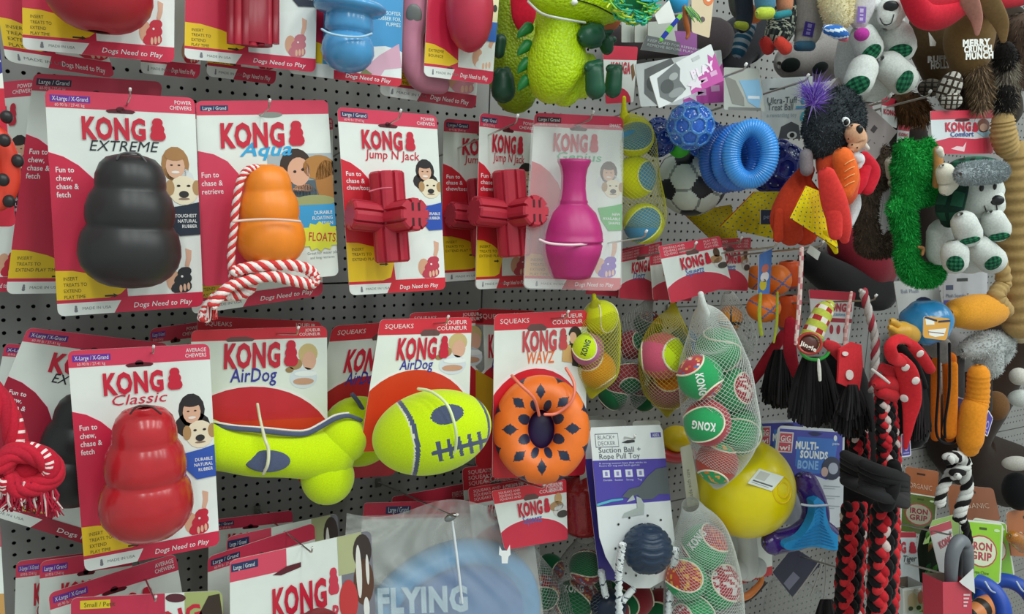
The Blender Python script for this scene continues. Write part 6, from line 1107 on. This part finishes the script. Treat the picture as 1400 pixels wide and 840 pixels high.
r = soft('fleece_tassel', 'black fringed tassel leftmost against the pegboard', 1070, 575, .24, 'rope toy', 'black fleece tassels'); frayed(r, 1070, 480, 560, 22, .24, BK, 220, wd=2); limb(r, 'red_sash', [[(1072, 455, 6), (1050, 490, 8), (1030, 520, 6), (1026, 530, 2)]], .2, '98202c', 'cloth', flat=.35)
r = soft('polka_fabric', 'red fleece flap with white dots above a black tassel', 1160, 535, .4, 'cloth toy', 'red polka fleece')
B = MB(); plate(B, [(1148, 478), (1165, 468), (1178, 472), (1180, 500), (1175, 536), (1160, 530), (1146, 524), (1147, 500)], .4, .0025, 'c82c34'); B.build('fleece_flap', 'cloth', r)
B = MB(); plate(B, E(1162, 513, 5, 7), .402, .001, 'd8ccc8'); B.build('white_dot', 'cloth', r); B = MB(); plate(B, E(1156, 484, 4, 3), .402, .001, 'd8ccc8'); B.build('white_dot', 'cloth', r)
limb(r, 'upper_flap', [[(1130, 470, 6), (1142, 478, 9), (1150, 492, 5)]], .39, 'b82c34', 'cloth', flat=.4); frayed(r, 1165, 528, 575, 17, .39, BK, 140, wd=2)
r = soft('polka_fabric', 'dark red strip hanging left of the holiday squeaker', 1083, 520, .3, 'cloth toy', 'red polka fleece'); limb(r, 'fleece_strip', [[(1080, 440, 7), (1080, 480, 9), (1088, 512, 6)]], .3, 'a02030', 'cloth', flat=.35)
def dots_on(parent, pts, d): 
    for x, y in pts: h, nr = snap(parent, x, y, d, True); B = MB(); ell(B, x, y, 5.5, 6, -h.y, 'dcd0cc', rz=1.5, nrm=nr); B.build('white_dot', 'cloth', parent, True)
r = soft('polka_strap', 'red polka dot fleece strap looping over the large braid', 1240, 622, .45, 'cloth toy', 'red polka fleece')
limb(r, 'fleece_loop', [[(1236, 494, 8), (1222, 490, 9), (1217, 475, 8), (1225, 465, 7), (1240, 466, 7), (1258, 485, 8), (1272, 506, 7)]], .45, 'c42830', 'cloth', flat=.5); limb(r, 'fleece_band', [[(1228, 490, 9), (1240, 510, 14), (1246, 545, 13), (1243, 575, 8), (1238, 612, 3)]], .448, 'c42830', 'cloth', flat=.35); dots_on(r, [(1238, 503), (1236, 545), (1252, 521)], .461); dots_on(r, [(1258, 484)], .463)
limb(r, 'black_lining', [[(1232, 475, 5), (1245, 490, 7), (1258, 515, 6), (1266, 530, 3)]], .43, '1c1618', 'cloth', flat=.5); limb(r, 'lower_band', [[(1205, 502, 6), (1220, 510, 8), (1228, 520, 5)]], .435, 'b82630', 'cloth', flat=.4)
frayed(r, 1255, 520, 605, 14, .42, ['1c1618', '2a2024', '141214'], 140, wd=1.8)
limb(soft('fleece_knot', 'red fleece folds at the top of the large braid', 1210, 545, .43, group='red polka fleece'), 'fleece_folds', [[(1200, 525, 8), (1212, 522, 12), (1226, 530, 9)], [(1205, 535, 10), (1220, 540, 10)]], .43, 'bc2830', 'cloth')
strap('white strap end hanging from the large braid', [(1192, 505, 1.5), (1205, 515, 2), (1216, 524, 1.5)], .45, ['d0c8c4'])
r = soft('fleece_tassel', 'dark fleece end at bottom left of the braids', 1130, 840, .3, 'rope toy', 'black fleece tassels'); frayed(r, 1130, 822, 880, 14, .3, BK, 120, wd=2.4)
# black and white rope
r = soft('rope_toy', 'black and white twisted rope hanging under the orange boots', 1320, 710, .4, 'rope toy', 'rope toys'); BW = ['d0d0cc', '1c1a1a', 'c8c8c4']
rope(r, [(1303, 622), (1300, 645), (1288, 670), (1285, 690)], .4, 7, BW, 3, 3.5, 'rope_strand', sr=.6); rope(r, [(1310, 618), (1318, 640), (1322, 670), (1314, 695), (1312, 710)], .41, 8, BW, 3, 4, 'rope_strand', sr=.6); rope(r, [(1296, 628), (1310, 625), (1320, 635), (1305, 650)], .415, 8, BW, 3, 3, 'rope_knot', sr=.6)
rope(r, [(1308, 708), (1318, 715), (1324, 740)], .4, 6, ['1c1a1a', '1c1a1a', '2c2a2a'], 3, 2, 'rope_tail')
# bottom right cards
def kraft(lb, q, d, col='a8623c'): gcard(lb, q, d, col, (('t', 'ORGANIC', .12, .62, .16, 'd8b8a0', .0, {'wmax': .7}), ('r', .35, .14, .6, .2, '3c2418')), group='kraft brown cards', r=.08)
kraft('kraft brown card upper left of the black and white rope', [(1238, 638), (1284, 645), (1280, 690), (1236, 682)], .22); kraft('kraft brown card right of the black and white rope', [(1294, 662), (1358, 668), (1368, 712), (1300, 715)], .26, '9c5c3c'); kraft('kraft brown card at the right edge low', [(1376, 700), (1440, 690), (1440, 765), (1378, 760)], .34, 'b0683c')
r = soft('honey_chew', 'amber chew on the kraft card at the right edge', 1395, 758, .36, 'dog toy', None); limb(r, 'chew_body', [[(1385, 735, 9), (1400, 745, 12)]], .36, 'c47c28', 'jelly')
def iron(lb, q, d, col, tc='b03848', bc='d8e0c0'):
    c = Card(q, d, col='d8dcd0', r=.08); c.rr(.04, .03, .96, .97, col, 1); c.el(.5, .5, .38, .27, 'b83c4c', 2); c.el(.5, .5, .35, .245, bc, 3); c.text('IRON', .5, .48, .13, tc, 4, .04, 'c', wmax=.5); c.text('GRIP', .5, .64, .13, tc, 4, .04, 'c', wmax=.5); c.text('Rope Chew', .3, .88, .06, '4c6c20', 4, 0, wmax=.4); c.rr(.45, .1, .62, .14, '3c5018', 3); c.el(.85, .13, .07, .025, 'c8e0b0', 3); return carded(lb, c, 'packaging_card', 'packaging', 'lime round logo cards')
iron('dim green round logo card left below the kraft card', [(1232, 672), (1282, 680), (1278, 735), (1230, 728)], .24, '5c6c30', '8c3040', 'a8a890'); iron('lime round logo card behind the front lime one', [(1330, 708), (1376, 715), (1388, 790), (1330, 785)], .34, '7cb82c'); iron('front lime green round logo card', [(1312, 710), (1372, 716), (1368, 800), (1312, 790)], .39, '90c828')
gcard('white edged lime card corner left of the twisted rope tail', [(1275, 712), (1320, 700), (1315, 730), (1262, 745)], .28, 'a8c878')
for lb, x, d in (('front blue rubber ring under the lime card', 1335, .4), ('second blue rubber ring right of the first', 1378, .37)):
    r = thing('rubber_ring', lb, 'dog toy', P(x, 870, d), 'blue rubber rings'); A = axes(x, 830); c = P(x, 832, d); s = MP(x, 832, d); B = MB(); tube(B, [c + (A[0] * math.cos(2 * pi * i / 48) * 32 + A[1] * math.sin(2 * pi * i / 48) * 36) * s for i in range(48)], [10 * s] * 48, '2048a8', seg=16, close=True); B.build('ring_tube', 'rubber', r, True)
    tie(r, [(x + 12, 796, 1.2), (x + 20, 808, 1.2, .01), (x + 30, 812, 1.2)], d + .012, col='b8c4d8')
r = soft('tiger_chew', 'orange and black striped toy inside the blue ring', 1350, 838, .35, 'dog toy', None); B = MB(); tp(B, [(1330, 840, 12), (1352, 828, 14), (1372, 838, 10)], .35, 0, n=8, seg=16, colfn=lambda a, b, p: '2c2420' if int(a * 12) % 3 == 0 else 'd8844c'); B.build('chew_body', 'rubber', r, True)
r = soft('tennis_net', 'dark green round toy inside the front blue ring', 1345, 815, .3, 'ball', None); B = MB(); ell(B, 1345, 815, 16, 15, .3, '1c5c48'); B.build('ball_cover', 'felt', r, True)
gcard('slanted white card with red header beside the grey strap box', [(1270, 722), (1300, 712), (1310, 790), (1288, 796)], .33, 'dcdcdc', (('r', 0, 0, 1, .14, 'c85060'), ('t', 'KONG', .3, .42, .13, 'c04858', .04, {'wmax': .7, 'rot': 12})), group=GK, cat='dog toy')
gcard('white card reading half a red word at right of the braids', [(1222, 728), (1252, 728), (1258, 800), (1226, 802)], .3, 'd4dce0', (('r', 0, 0, 1, .1, 'b83848'), ('t', 'NG', .0, .38, .2, 'c03848', .05, {'wmax': .5}), ('p', [(.62 + a * .34, .18 + b * .22) for a, b in KS], 'c83048', 4), ('t', 'Tiger', .3, .55, .12, '2c2c34', .01, {'wmax': .6, 'shear': .3})), group=GK, cat='dog toy')
r = soft('boxed_toy', 'open topped white box with dog photo at the bottom of braids', 1245, 850, .36, 'box', None)
def boxm(q, d, dep, col, top=None, nm='carton'):
    B = MB(); f = [P(x, y, d) for x, y in q]; b = [p + Vector((0, dep, 0)) for p in f]; B.add(f + b, [(0, 1, 2, 3), (1, 5, 6, 2), (0, 3, 7, 4), (3, 2, 6, 7), (4, 5, 6, 7)] + ([(0, 4, 5, 1)] if top else []), [col, col, col, col, '6c6054'] + ([top] if top else [])); B.build(nm, 'printed_card', r)
boxm([(1234, 805), (1266, 800), (1268, 870), (1236, 875)], .36, .03, 'd0d4d0'); c = Card([(1236, 808), (1264, 804), (1264, 835), (1237, 838)], .3604, r=0, col='c8c4b8'); c.el(.4, .5, .25, .35, 'c8b090', 1); c.el(.3, .85, .12, .1, '2c3c24', 2); c.el(.7, .85, .12, .1, '2c3c24', 2); c.el(.8, .4, .15, .3, 'c87468', 2); c.B.build('dog_photo', 'printed_card', r); 
r = soft('grey_strap_box', 'grey folded rubber strap in a red and white box', 1310, 850, .4, 'dog toy', None)
limb(r, 'grey_strap', [[(1300, 795, 8), (1302, 760, 9), (1312, 740, 9), (1322, 748, 8), (1324, 795, 7)]], .41, '70747a', 'rubber', flat=.8); limb(r, 'strap_shadow_side', [[(1312, 755, 6), (1310, 790, 6)]], .39, '3c3e42', 'rubber')
boxm([(1289, 796), (1328, 796), (1330, 880), (1290, 880)], .42, .03, 'c8384c'); c = Card([(1312, 796), (1331, 778), (1333, 812), (1316, 800)], .425, r=0, col='dcdcdc'); c.B.build('white_flap', 'printed_card', r)
c = Card([(1310, 810), (1328, 810), (1328, 835), (1310, 835)], .4206, r=0); c.B = MB()
for k in range(4): c.rr(.4, .1 + k * .2, .9 - k * .08, .2 + k * .2, 'e8c4c8', 1)
c.B.build('printed_words', 'printed_card', r)
r = soft('grass_toy', 'dark toy with green leaf shaped tufts between braid and boxes', 1275, 840, .3, 'dog toy', None); limb(r, 'dark_body', [[(1275, 735, 16), (1272, 790, 20), (1275, 840, 22)]], .27, '20281e', 'cloth')
B = MB()
for k in range(26): x, y = 1260 + R() * 30, 735 + R() * 100; a = R() * .8 + .3; tp(B, [(x, y, .6), (x + 5 * a, y - 7, 3), (x + 11 * a, y - 12, .5)], .30 + R() * .02, random.choice(['4c8c3c', '6ca850', '2c5c34', '8c6438']), n=3, seg=6, flat=.4)
B.build('leaf_tufts', 'cloth', r, True, stuff=True)
r = soft('spiky_ball', 'lime green spiky ball at the bottom edge', 1274, 850, .36, 'ball', None); B = MB(); ell(B, 1274, 832, 12, 12, .36, '7cb820'); 
for k in range(70): a, q = R() * 2 * pi, R() ** .5 * 11; tp(B, [(1274 + q * math.cos(a), 832 + q * math.sin(a), 2), (1274 + q * 1.7 * math.cos(a), 832 + q * 1.7 * math.sin(a), .3, .008)], .37, 'a0d030', n=1, seg=5)
B.build('spikes', 'rubber', r, True)
for q, d, lb in (([(1242, 700), (1300, 722)], .3, 'upper'), ([(1236, 690), (1270, 726)], .33, 'lower')): pass
for x, y, d, lb in ((1300, 728, .36, 'metal peg hook crossing in front of the dim green card'), (1325, 790, .4, 'metal peg hook low between lime card and red box'), (1258, 806, .37, 'metal peg hook over the open topped white box')): hook(x, y, d, lb, up=5)
for i, (x, y, d) in enumerate(((1030, 250, .12), (960, 300, .1))): pass
